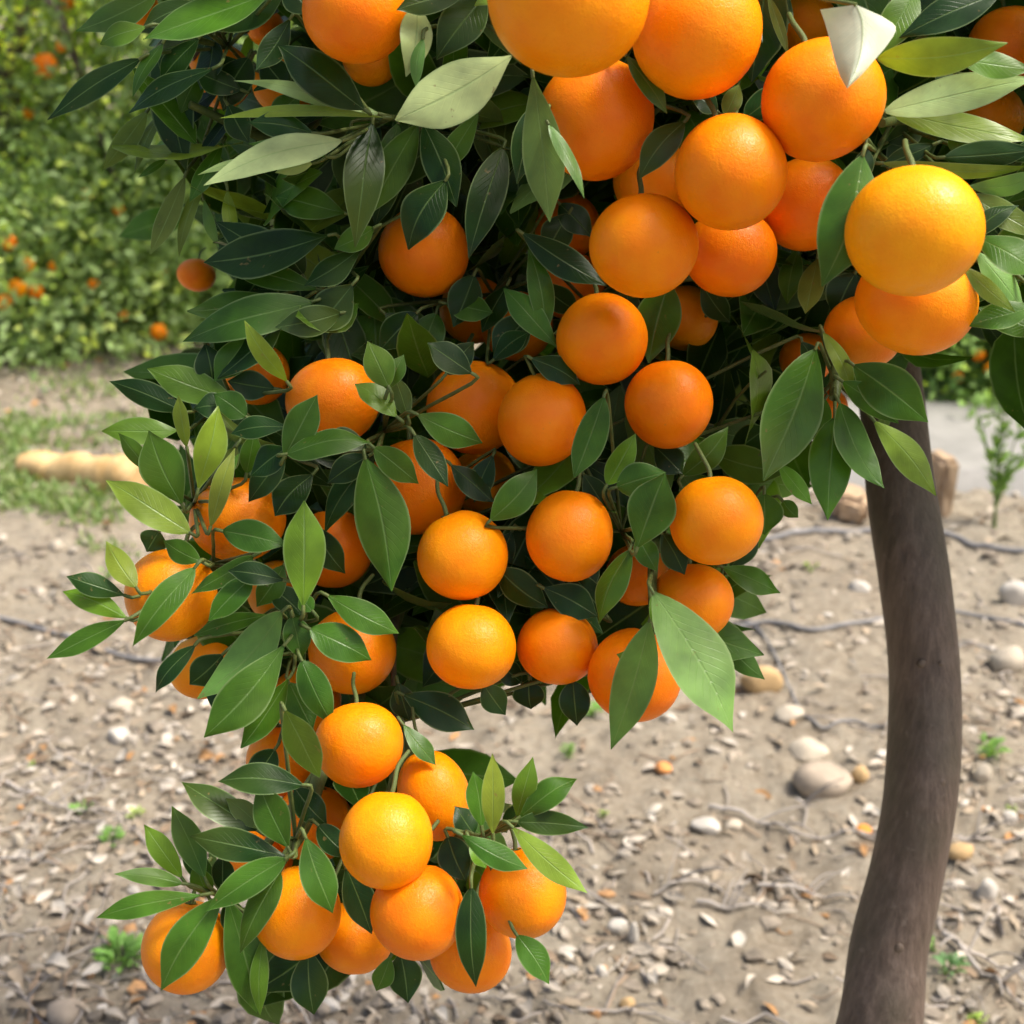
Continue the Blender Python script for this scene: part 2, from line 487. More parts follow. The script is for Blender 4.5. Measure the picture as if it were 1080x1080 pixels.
mb = MB()
n = 20000
x, y = rand_ground(n); z = gh(x, y)
size = .0035 + .018 * rs.rand(n) ** 3.0
for k in range(n):
    s = size[k] * np.array([1, .45 + .45 * rs.rand(), .28 + .3 * rs.rand()]) * (1 + .35 * (y[k] > 3.5))
    a = rs.rand() * 6.28; ca, sa = math.cos(a), math.sin(a)
    V = I1 * (1 + .55 * (rs.rand(len(I1), 1) - .5)) * s
    V = np.stack([V[:, 0] * ca - V[:, 1] * sa, V[:, 0] * sa + V[:, 1] * ca, V[:, 2]], 1) + (x[k], y[k], z[k] + s[2] * .35)
    t = rs.rand()
    if t < .74: c = np.array((.27, .228, .178)) * (.65 + .6 * rs.rand())
    elif t < .95: c = np.array((.39, .345, .285)) * (.75 + .4 * rs.rand())
    elif t < .98: c = np.array((.50, .46, .40)) * (.85 + .2 * rs.rand())
    else: c = np.array((.50, .28, .13)) * (.8 + .3 * rs.rand())
    mb.add(V, I1F, None, c)
tag(mb.build('gravel', M_TINT, smooth=False), 'small pebbles and clods scattered over the dry soil', 'gravel', kind='stuff')

mb = MB()
n = 11000
x, y = rand_ground(n); z = gh(x, y)
ang = rs.rand(n) * 6.28
Ls = .015 + .035 * rs.rand(n)
D = np.stack([np.cos(ang), np.sin(ang), (rs.rand(n) - .5) * .5], 1)
B = np.stack([x, y, z + .004], 1); T = B + D * Ls[:, None]
Nn = np.stack([rs.randn(n) * .45, rs.randn(n) * .45, np.ones(n)], 1)
pal = np.array([(.31, .25, .18), (.40, .35, .285), (.19, .14, .095), (.47, .425, .36), (.38, .21, .09)])
C = pal[rs.choice(5, n, p=[.34, .28, .18, .15, .05])] * (.8 + .4 * rs.rand(n, 1))
C = np.hstack([C, np.ones((n, 1))])
leaves(mb, B, T, Ls * (.25 + .3 * rs.rand(n)), Nn, C, nu=4, nv=2, bend=.15 * rs.randn(n), fold=.5, rs=rs)
for k in range(2400):
    xx, yy = rand_ground(1); xx = xx[0]; yy = yy[0]
    a = rs.rand() * 6.28; L = .03 + .12 * rs.rand() ** 2
    pts = []
    for q in range(4):
        px_, py_ = xx + math.cos(a) * L * q / 3, yy + math.sin(a) * L * q / 3
        a += rs.randn() * .22
        pts.append((px_, py_, ghf(px_, py_) + .004 + .008 * rs.rand()))
    cc = (np.array((.36, .32, .28)) if rs.rand() < .6 else np.array((.27, .20, .14))) * (.75 + .5 * rs.rand())
    tube(mb, pts, .0011 + .0018 * rs.rand(), 5, cc)
tag(mb.build('leaf_litter', M_TINT), 'dry leaf scraps and thin grey twiglets littering the soil', 'leaf litter', kind='stuff')

# ------------------------------------------------------------------ labelled stones
def stone(px, py, w, h, colr, label, seed, name='stone', group='larger stones lying on the soil', mat=None):
    c = gpt(px, py); d = (c - CAMP).dot(fwd)
    W = w * d / FPX; H = h * d / FPX / .75
    r2 = np.random.RandomState(seed)
    V = I3.copy()
    for q in range(7):                       # flatten random facets
        nn = nrm(r2.randn(3)); lim = .62 + .25 * r2.rand()
        dd = V @ nn; V = V - np.clip(dd - lim, 0, 9)[:, None] * nn * .85
    V = V * (1 + .05 * (vnoise(V[:, 0] * 3 + seed, V[:, 1] * 3 + V[:, 2] * 2, seed))[:, None])
    V = V * np.array([W / 2, W / 2 * (.55 + .3 * r2.rand()), H / 2])
    a = (r2.rand() - .5) * .8; ca, sa = math.cos(a), math.sin(a)
    V = np.stack([V[:, 0] * ca - V[:, 1] * sa, V[:, 0] * sa + V[:, 1] * ca, V[:, 2]], 1)
    m = MB(); m.add(V, I3F, None, colr)
    o = m.build(name, mat or M_STONE)
    o.location = (c.x, c.y, c.z + H * .22)
    return tag(o, label, 'stone', group)

cream, tan_, pale, ochre = (.46, .40, .315), (.37, .305, .235), (.52, .48, .42), (.50, .34, .17)
ST = [
 (867, 832, 64, 34, tan_, 'largest smooth tan stone on the soil, left of the trunk bend'),
 (800, 733, 50, 27, ochre, 'cream and ochre stone just right of the long pale hanging leaf tip'),
 (852, 795, 46, 18, cream, 'flat cream stone between the ochre stone and the largest tan stone'),
 (833, 762, 34, 17, cream, 'small cream stone beside the ochre stone, nearest the trunk'),
 (1060, 706, 40, 26, cream, 'rounded cream stone right of the trunk, at the photo edge below the lower hose'),
 (1068, 640, 36, 24, pale, 'pale stone at the right photo edge between the two drip hoses'),
 (652, 964, 24, 22, pale, 'round whitish pebble right of the lowest fruit cluster'),
 (669, 978, 12, 26, pale, 'narrow upright white pebble touching the right side of the round whitish pebble'),
 (635, 1012, 15, 14, pale, 'small white pebble below the round whitish pebble'),
 (662, 1044, 18, 12, ochre, 'small ochre pebble below the white pebbles at the bottom of the photo'),
 (1040, 946, 27, 26, pale, 'rounded white stone right of the lower trunk'),
 (1012, 912, 30, 18, ochre, 'yellowish stone close against the right side of the trunk'),
 (905, 633, 24, 14, pale, 'flat white stone left of the trunk beside the orange with leaves under it'),
 (70, 1070, 50, 26, tan_, 'tan stone cut by the bottom edge at the left'),
 (18, 888, 15, 18, cream, 'small cream pebble at the left edge, lower half'),
 (124, 768, 24, 20, pale, 'pale stone on the open soil left of the lower fruit cluster'),
 (125, 732, 30, 12, cream, 'thin flat cream stone above the pale stone on the left soil'),
 (905, 828, 22, 18, ochre, 'ochre stone touching the right end of the largest tan stone'),
 (1035, 835, 18, 22, cream, 'small cream stone right of the trunk bend'),
 (773, 868, 26, 12, cream, 'low cream stone lying by a dry twig in the middle of the soil'),
 (745, 868, 34, 14, pale, 'flat pale stone left of the low cream stone'),
 (940, 650, 16, 10, cream, 'small stone half hidden behind the left edge of the trunk'),
 (1062, 873, 20, 16, pale, 'white stone at the right edge, level with the trunk bend'),
 (58, 372, 34, 16, pale, 'pale block shaped stone at the foot of the far left tree'),
 (60, 583, 20, 12, cream, 'small cream stone below the pale yellow log'),
]
for k, s in enumerate(ST): stone(*s, seed=40 + k)
stone(14, 372, 70, 62, (.42, .37, .30), 'big pale boulder at the left edge under the far citrus tree', 91, name='boulder', group=None)
stone(700, 812, 22, 9, (.62, .27, .09), 'curled orange brown scrap of peel on the soil right of the middle leaves', 92, name='fallen_peel', group=None)['category'] = 'peel'
stone(912, 880, 20, 10, (.72, .30, .06), 'small bright orange scrap of peel left of the trunk bend', 93, name='fallen_peel', group=None)['category'] = 'peel'

# log: three joints
m = MB()
a, b_ = gpt(32, 508, .035), gpt(152, 528, .04)
pts = [a.lerp(b_, t) for t in np.linspace(0, 1, 25)]
rad = [.050 + .018 * t + (-.009 if i in (6, 13, 19) else 0) for i, t in enumerate(np.linspace(0, 1, 25))]
tube(m, [q - a + Vector((0, 0, .008 * math.sin(i * .7))) for i, q in enumerate(pts)], rad, 18, wob=.10)
o = m.build('log', M_LOG); o.location = a
tag(o, 'pale yellow jointed log lying on the soil at the left', 'log')

def block(px, py, w, hgt, dpt, rot, label, mat=M_BRICK, name='block'):
    c = gpt(px, py); d = (c - CAMP).dot(fwd); w = w * d / FPX; hgt = hgt * d / FPX
    bm = bmesh.new(); bmesh.ops.create_cube(bm, size=1)
    bmesh.ops.scale(bm, vec=(w, dpt, hgt), verts=bm.verts)
    bmesh.ops.bevel(bm, geom=bm.edges[:], offset=min(w, hgt) * .25, segments=3, affect='EDGES')
    bmesh.ops.subdivide_edges(bm, edges=bm.edges[:], cuts=2, use_grid_fill=True)
    r2 = np.random.RandomState(int(px))
    for v in bm.verts: v.co += Vector(r2.randn(3)) * min(w, hgt) * .035
    me = bpy.data.meshes.new(name); bm.to_mesh(me); bm.free()
    o = link(name, me, None, [mat]); o.location = (c.x, c.y, c.z + hgt * .42); o.rotation_euler = (0.04, .05, rot)
    return tag(o, label, 'block', 'tan blocks along the path edge')
block(986, 545, 22, 66, .12, .3, 'upright tan block standing just right of the trunk by the path')
block(896, 548, 36, 30, .14, -.2, 'tan block on the soil just left of the upper trunk')

# hoses
def hose(pix, r, label):
    P = spline([tuple(gpt(x_, y_)) for x_, y_ in pix], 90)
    P[:, 2] = gh(P[:, 0], P[:, 1]) + r * .9
    for _ in range(4): P[1:-1, 2] = np.maximum(P[1:-1, 2], (P[:-2, 2] + P[2:, 2]) / 2)
    m = MB(); o0 = P[0].copy(); tube(m, P - o0, r, 10)
    o = m.build('drip_hose', M_HOSE); o.location = o0
    return tag(o, label, 'hose', 'drip hoses laid on the soil')
hose([(560, 590), (700, 570), (800, 575), (860, 568), (920, 566), (990, 569), (1030, 578), (1085, 585), (1200, 590)], 0.0085, 'thick grey drip hose passing behind the trunk nearest the path')
hose([(-60, 648), (0, 655), (60, 668), (150, 690), (300, 700), (500, 690), (700, 668), (800, 664), (860, 676), (930, 660), (1000, 650), (1080, 672), (1180, 690)], .0058, 'thin grey drip hose running the whole width under the hanging fruit')
hose([(640, 640), (740, 655), (800, 668), (850, 765), (900, 770), (960, 760), (1010, 690), (1080, 700)], .0032, 'thin dark tube lying loosely behind the middle of the trunk')

# dry twigs
def dry_twig(pix, r, label, seed, br=3):
    r2 = np.random.RandomState(seed)
    P = spline([tuple(gpt(x_, y_)) for x_, y_ in pix], 26)
    P[:, 2] = gh(P[:, 0], P[:, 1]) + r + .006
    o0 = P[0].copy(); m = MB()
    cc = np.array((.40, .36, .32)) * (.85 + .3 * r2.rand())
    tube(m, P - o0, np.linspace(r, r * .45, 26), 7, cc, wob=.1, seed=seed)
    for q in range(br):
        i = r2.randint(4, 20); dirv = P[i + 3] - P[i]; L = .05 + .08 * r2.rand()
        a = r2.choice([-1, 1]) * (.5 + .6 * r2.rand()); dv = nrm(np.array([dirv[0] * math.cos(a) - dirv[1] * math.sin(a), dirv[0] * math.sin(a) + dirv[1] * math.cos(a), .01]))
        Q = [P[i] - o0 + dv * L * t + np.array((0, 0, .004 + .012 * math.sin(t * 3))) for t in np.linspace(0, 1, 6)]
        tube(m, Q, np.linspace(r * .6, r * .25, 6), 6, cc * .9)
    o = m.build('dry_twig', M_TINT); o.location = o0
    return tag(o, label, 'twig', 'dry twigs lying on the soil')
TW = [
 ([(5, 822), (40, 838), (75, 850), (120, 850)], .004, 'grey dry twig at the left edge level with the lower fruit cluster'),
 ([(68, 862), (80, 850), (100, 852), (112, 860)], .0035, 'short curled grey twig below the left edge twig'),
 ([(70, 790), (95, 800), (88, 825)], .003, 'small bent twig on the left soil under the pale stone'),
 ([(0, 905), (30, 908), (60, 915)], .003, 'thin grey twig at the left edge low in the photo'),
 ([(18, 1045), (30, 1060), (48, 1075)], .0035, 'curved grey twig in the bottom left corner'),
 ([(60, 1020), (90, 1008), (110, 1002)], .0025, 'pale thin twig left of the green weed at the bottom'),
 ([(748, 848), (790, 862), (850, 878), (925, 885)], .0048, 'longest grey twig on the soil left of the trunk bend'),
 ([(840, 845), (850, 855), (848, 872)], .0035, 'short looped twig standing off the longest grey twig'),
 ([(735, 945), (770, 950), (800, 948)], .0045, 'straight grey twig right of the white pebbles'),
 ([(800, 930), (850, 938), (905, 952)], .004, 'grey twig left of the lower trunk'),
 ([(995, 985), (1020, 1010), (1050, 1040), (1085, 1060)], .006, 'thick forked grey branch piece in the bottom right corner'),
 ([(1010, 1000), (1050, 1010), (1085, 1040)], .004, 'thinner grey twig beside the thick branch piece in the bottom right'),
 ([(1010, 890), (1045, 888), (1085, 885)], .0035, 'level grey twig at the right edge above the white stone'),
 ([(690, 935), (735, 930), (790, 950)], .003, 'thin brown twig on the soil right of the lowest fruit'),
 ([(610, 1060), (680, 1050), (740, 1068)], .0028, 'thin twig at the bottom edge between the fruit and the trunk'),
]
for k, t in enumerate(TW): dry_twig(t[0], t[1], t[2], 200 + k)

# ------------------------------------------------------------------ weeds, grass, young plant
def weed(px, py, w, nl, colr, label, seed, tall=1.0):
    c = gpt(px, py); d = (c - CAMP).dot(fwd); rr = w * d / FPX / 2
    r2 = np.random.RandomState(seed)
    a = r2.rand(nl) * 6.28; rad = rr * (.1 + .8 * r2.rand(nl) ** .6)
    B = np.stack([np.cos(a) * rad * .6, np.sin(a) * rad * .6, .002 + r2.rand(nl) * rr * .7 * tall], 1)
    L = rr * (.35 + .4 * r2.rand(nl))
    D = nrm(np.stack([np.cos(a) + r2.randn(nl) * .3, np.sin(a) + r2.randn(nl) * .3, .3 + .5 * r2.rand(nl) * tall], 1))
    C = np.array(colr)[None] * (.7 + .6 * r2.rand(nl, 1)); C = np.hstack([C, np.ones((nl, 1))])
    m = MB(); leaves(m, B, B + D * L[:, None], L * .45, np.stack([r2.randn(nl) * .3, r2.randn(nl) * .3, np.ones(nl)], 1), C, nu=4, nv=2, bend=.15, rs=r2)
    st = MB()
    for k in range(min(10, nl)):
        tube(st, [(0, 0, -.01), tuple(B[k] * .5 + (0, 0, .003)), tuple(B[k])], .0012, 5, (.12, .2, .05))
    root = empty('weed', c)
    m.build('leaves', M_WEED, root); st.build('stem', M_WEED, root)
    return tag(root, label, 'weed', 'green weeds on the bare soil')
gW = (.20, .38, .09); yW = (.34, .48, .10)
WD = [
 (128, 1018, 62, 60, gW, 'low green weed at the bottom left beside the lowest left orange', 1),
 (118, 885, 34, 30, gW, 'green weed on the soil left of the lowest leaf spray'),
 (143, 858, 24, 20, yW, 'bright yellow green sprout just above another weed on the left'),
 (85, 848, 26, 16, gW, 'sparse green sprout next to the dry twig at the left'),
 (35, 804, 14, 10, yW, 'tiny yellow green sprout on the left soil'),
 (600, 797, 24, 24, gW, 'small green weed under the lowest leaves of the middle cluster'),
 (626, 755, 34, 26, gW, 'green weed just below the tip of a dark leaf in the middle'),
 (637, 863, 16, 10, yW, 'tiny sprout on the soil right of the upright leaf spray'),
 (1042, 808, 38, 34, gW, 'upright green weed right of the trunk bend'),
 (1066, 862, 20, 12, yW, 'small yellowish weed low at the right edge'),
 (1000, 1028, 42, 26, (.16, .30, .13), 'broad leaved pale green weed right of the trunk foot'),
 (1030, 1072, 30, 18, yW, 'yellow green weed in the bottom right corner'),
 (855, 612, 22, 10, yW, 'tiny yellow green sprout left of the trunk below the slab'),
 (985, 1000, 20, 12, gW, 'small dark green weed touching the trunk on its right side'),
 (115, 610, 24, 12, gW, 'small green sprout above the left end of the thin hose'),
]
for k, w in enumerate(WD): weed(*w[:6], seed=60 + k)

def grass(areas, n):
    m = MB(); r2 = np.random.RandomState(8)
    P = []
    for (px, py, sx, sy, k) in areas:
        for q in range(k):
            P.append(tuple(gpt(px + r2.randn() * sx, py + r2.randn() * sy)))
    P = np.array(P); n = len(P)
    L = .02 + .045 * r2.rand(n); D = nrm(np.stack([r2.randn(n) * .7, r2.randn(n) * .7, .5 + r2.rand(n)], 1))
    pal = np.array([(.24, .33, .13), (.34, .40, .20), (.18, .28, .09)])[r2.randint(0, 3, n)] * (.8 + .4 * r2.rand(n, 1))
    leaves(m, P, P + D * L[:, None], L * .22, nrm(r2.randn(n, 3) + (0, 0, 1)), np.hstack([pal, np.ones((n, 1))]), nu=3, nv=2, bend=.2, rs=r2)
    return m.build('grass', M_WEED)
tag(grass([(18, 470, 22, 18, 420), (70, 455, 40, 10, 260), (40, 535, 28, 10, 320), (95, 545, 24, 9, 220), (15, 510, 14, 16, 200), (90, 410, 30, 7, 160),
           (125, 460, 20, 14, 120), (110, 585, 14, 6, 40), (1050, 420, 40, 8, 160)], 0), 'thin patchy grass on the soil at the left around the log', 'grass', kind='stuff')

# young plant on the right
c0 = gpt(1048, 560); root = empty('young_plant', c0)
r2 = np.random.RandomState(3); m = MB(); st = MB()
for (dx, dz, lean) in ((0, .52, -.05), (.03, .42, .04), (-.02, .38, -.12), (.02, .28, .11), (0, .58, .0)):
    P = [(dx * t + lean * t * t * .6, .02 * math.sin(t * 3 + dx * 40), dz * t) for t in np.linspace(0, 1, 9)]
    tube(st, P, np.linspace(.0032, .0012, 9), 6, (.16, .24, .07))
    nl = 34; tt = .25 + .75 * r2.rand(nl)
    B = np.stack([np.interp(tt, np.linspace(0, 1, 9), [q[j] for q in P]) for j in range(3)], 1)
    a = r2.rand(nl) * 6.28; D = nrm(np.stack([np.cos(a), np.sin(a), .4 + r2.rand(nl)], 1)); L = .03 + .03 * r2.rand(nl)
    C = np.array((.20, .34, .09))[None] * (.75 + .5 * r2.rand(nl, 1))
    leaves(m, B, B + D * L[:, None], L * .3, nrm(r2.randn(nl, 3) + (0, -.3, 1)), np.hstack([C, np.ones((nl, 1))]), nu=4, nv=2, rs=r2)
m.build('leaves', M_WEED, root); st.build('stem', M_WEED, root)
tag(root, 'slim upright young plant with feathery light green leaves by the path at the right', 'plant')

# ------------------------------------------------------------------ far citrus trees
CROWN = []
def far_tree(x, y, h, r, seed, tint, label, nl=8000, lo=.05):
    r2 = np.random.RandomState(seed)
    root = empty('citrus_tree', (x, y, 0))
    m = MB()
    # crown: clumps over an uneven dome reaching near the ground
    nc = 60 if r < 1.2 else 95; cl = []
    for k in range(nc):
        a = r2.rand() * 6.28; t = r2.rand()
        zz = lo + .15 + (h - .35) * t
        rr = r * (1 - .72 * max(0, (t - .45) / .55) ** 2) * (.55 + .45 * r2.rand())
        cl.append((math.cos(a) * rr, math.sin(a) * rr, zz, .24 + .30 * r2.rand()))
    cl = np.array(cl)
    idx = r2.randint(0, nc, nl)
    dirs = nrm(r2.randn(nl, 3)); rad = cl[idx, 3] * (.35 + .75 * r2.rand(nl) ** .5)
    P = cl[idx, :3] + dirs * rad[:, None] * np.array((1, 1, .85)); P[:, 2] = np.maximum(P[:, 2], .02 + .12 * r2.rand(nl))
    D = nrm(dirs + r2.randn(nl, 3) * .8 + (0, 0, -.1)); L = .038 + .035 * r2.rand(nl) + (.03 if nl < 15000 else 0)
    sh = (.7 + .6 * r2.rand(nc))[idx]
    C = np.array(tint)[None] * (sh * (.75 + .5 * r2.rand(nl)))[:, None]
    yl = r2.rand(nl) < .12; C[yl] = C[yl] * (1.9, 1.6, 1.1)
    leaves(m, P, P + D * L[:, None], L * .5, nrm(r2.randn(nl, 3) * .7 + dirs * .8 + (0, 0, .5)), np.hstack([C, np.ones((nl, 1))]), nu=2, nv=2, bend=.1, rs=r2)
    m.build('crown', M_FAR, root)
    CROWN.append(P + np.array((x, y, 0)))
    t = MB(); tube(t, [(0, 0, -.1), (.03, 0, .3), (-.02, .03, .7), (.05, 0, 1.2)], [.09, .075, .065, .05], 12, wob=.08)
    for k in range(5):
        a = k * 1.3 + r2.rand(); q = [(0, .0, .65 + .1 * k), (math.cos(a) * r * .35, math.sin(a) * r * .35, 1.1 + .1 * k), (math.cos(a) * r * .7, math.sin(a) * r * .7, min(h - .4, 1.5 + .15 * k))]
        tube(t, spline(q, 8), np.linspace(.04, .012, 8), 8)
    t.build('trunk', M_BARK, root)
    return tag(root, label, 'tree', 'citrus trees across the bare strip')
FT = [
 (-1.15, 7.05, 3.0, 1.0, 11, (.30, .42, .17), 'dense grey green citrus tree at the far left, full to the ground', 52000),
 (-2.75, 7.6, 3.0, 1.05, 21, (.62, .74, .14), 'bright yellow green tree in the upper left corner of the photo', 30000),  # sunlight on this crown is painted into its raised yellow green tint
 (-2.3, 6.65, 1.0, .8, 22, (.32, .44, .19), 'low grey green citrus bush at the left edge below the bright tree', 18000),
 (-4.6, 8.0, 3.0, 1.2, 12, (.15, .25, .09), 'citrus tree beyond the left photo edge, next to the far left tree', 12000),
 (.1, 8.8, 2.8, 1.0, 13, (.085, .15, .05), 'far citrus tree seen through gaps left of the middle of the near crown', 12000),
 (1.3, 8.9, 2.8, 1.0, 14, (.085, .15, .05), 'far citrus tree seen through gaps right of the middle of the near crown', 12000),
 (2.45, 6.75, 2.7, 1.45, 15, (.20, .33, .10), 'dark citrus tree with small fruit behind the path at the right', 52000),
 (2.15, 5.85, .85, .62, 23, (.22, .36, .11), 'low leafy citrus bush on the far side of the path at the right edge', 16000),
 (5.2, 7.4, 2.9, 1.3, 16, (.085, .15, .05), 'citrus tree beyond the right photo edge', 9000),
 (-1.2, 11.8, 3.6, 1.6, 18, (.14, .22, .06), 'second row tree left of centre behind the near crown', 8000),
 (1.8, 11.6, 3.6, 1.6, 19, (.12, .20, .06), 'second row tree right of centre behind the near crown', 8000),
 (4.9, 11.8, 3.7, 1.7, 20, (.12, .20, .06), 'second row tree beyond the right photo edge', 8000),
]
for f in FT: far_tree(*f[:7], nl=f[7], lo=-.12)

# ------------------------------------------------------------------ orange fruit
def orange_mesh(seed):
    r2 = np.random.RandomState(seed)
    V = I4.copy()
    ph = r2.rand(6) * 6.28
    bmp = .022 * np.sin(V[:, 0] * 2.3 + ph[0]) * np.sin(V[:, 1] * 2.1 + ph[1]) + .018 * np.sin(V[:, 2] * 2.4 + ph[2]) + .008 * np.sin(3 * np.arctan2(V[:, 1], V[:, 0]) + ph[3]) * (1 - V[:, 2] ** 2)
    V = V * (1 + bmp)[:, None] * np.array((1, 1, .96))
    rxy = np.hypot(V[:, 0], V[:, 1]); top = V[:, 2] > 0
    V[:, 2] -= np.where(top, .085 * np.exp(-(rxy / .22) ** 2), 0)
    V[:, 2] += np.where(~top, .05 * np.exp(-(rxy / .085) ** 2), 0)
    m = MB(); m.add(V, I4F); return m
ORM = []
def fruit_mesh(k, mat):
    o = orange_mesh(k).build('orange', mat); me = o.data; bpy.data.objects.remove(o); me.name = 'orange'; return me
ME_O = [fruit_mesh(k, M_OR) for k in range(5)]
ME_Y = [fruit_mesh(k + 7, M_ORY) for k in range(2)]
def calyx_mesh():
    m = MB()
    V = [(0, 0, .915)]; F = []
    for k in range(15):
        a = k / 15 * 6.2832; rr = .17 if k % 3 == 0 else .095
        V.append((math.cos(a) * rr, math.sin(a) * rr, .895 if k % 3 else .925))
    for k in range(15): F.append((0, 1 + k, 1 + (k + 1) % 15))
    m.add(V, F); V2 = np.array(V); V2[:, 2] -= .02; m.add(V2, [f[::-1] for f in F])
    return m
o = calyx_mesh().build('calyx', M_TWIG); ME_CAL = o.data; bpy.data.objects.remove(o)
o = MB(); tube(o, spline([(0, 0, .87), (.03, .02, 1.1), (.02, .18, 1.45), (.15, .5, 1.8)], 10), np.linspace(.055, .045, 10), 8)
o = o.build('stem', M_TWIG); ME_STEM = o.data; bpy.data.objects.remove(o)

FRUIT = []      # (centre, radius) used when the foliage is laid out
def orange(px, py, r, d, label, rx=1.0, rz=1.0, yellow=False, seed=0, group='oranges hanging on the near tree', kids=True):
    r2 = np.random.RandomState(1000 + seed + int(px * 3 + py * 7))
    c = at(px, py, d); rad = r * d / FPX
    me = (ME_Y if yellow else ME_O)[r2.randint(0, 2 if yellow else 5)]
    o = bpy.data.objects.new('orange', me); col.objects.link(o)
    o.location = c; o.scale = (rad * rx, rad, rad * rz)
    o.rotation_euler = (-R(18 + 22 * r2.rand()), R(r2.randn() * 9), R(r2.randn() * 14))
    if kids:
        for nm, mm in (('calyx', ME_CAL), ('stem', ME_STEM)):
            k = bpy.data.objects.new(nm, mm); col.objects.link(k); k.parent = o
    FRUIT.append((np.array(c), rad, px, py, r, d))
    return tag(o, label, 'orange', group)

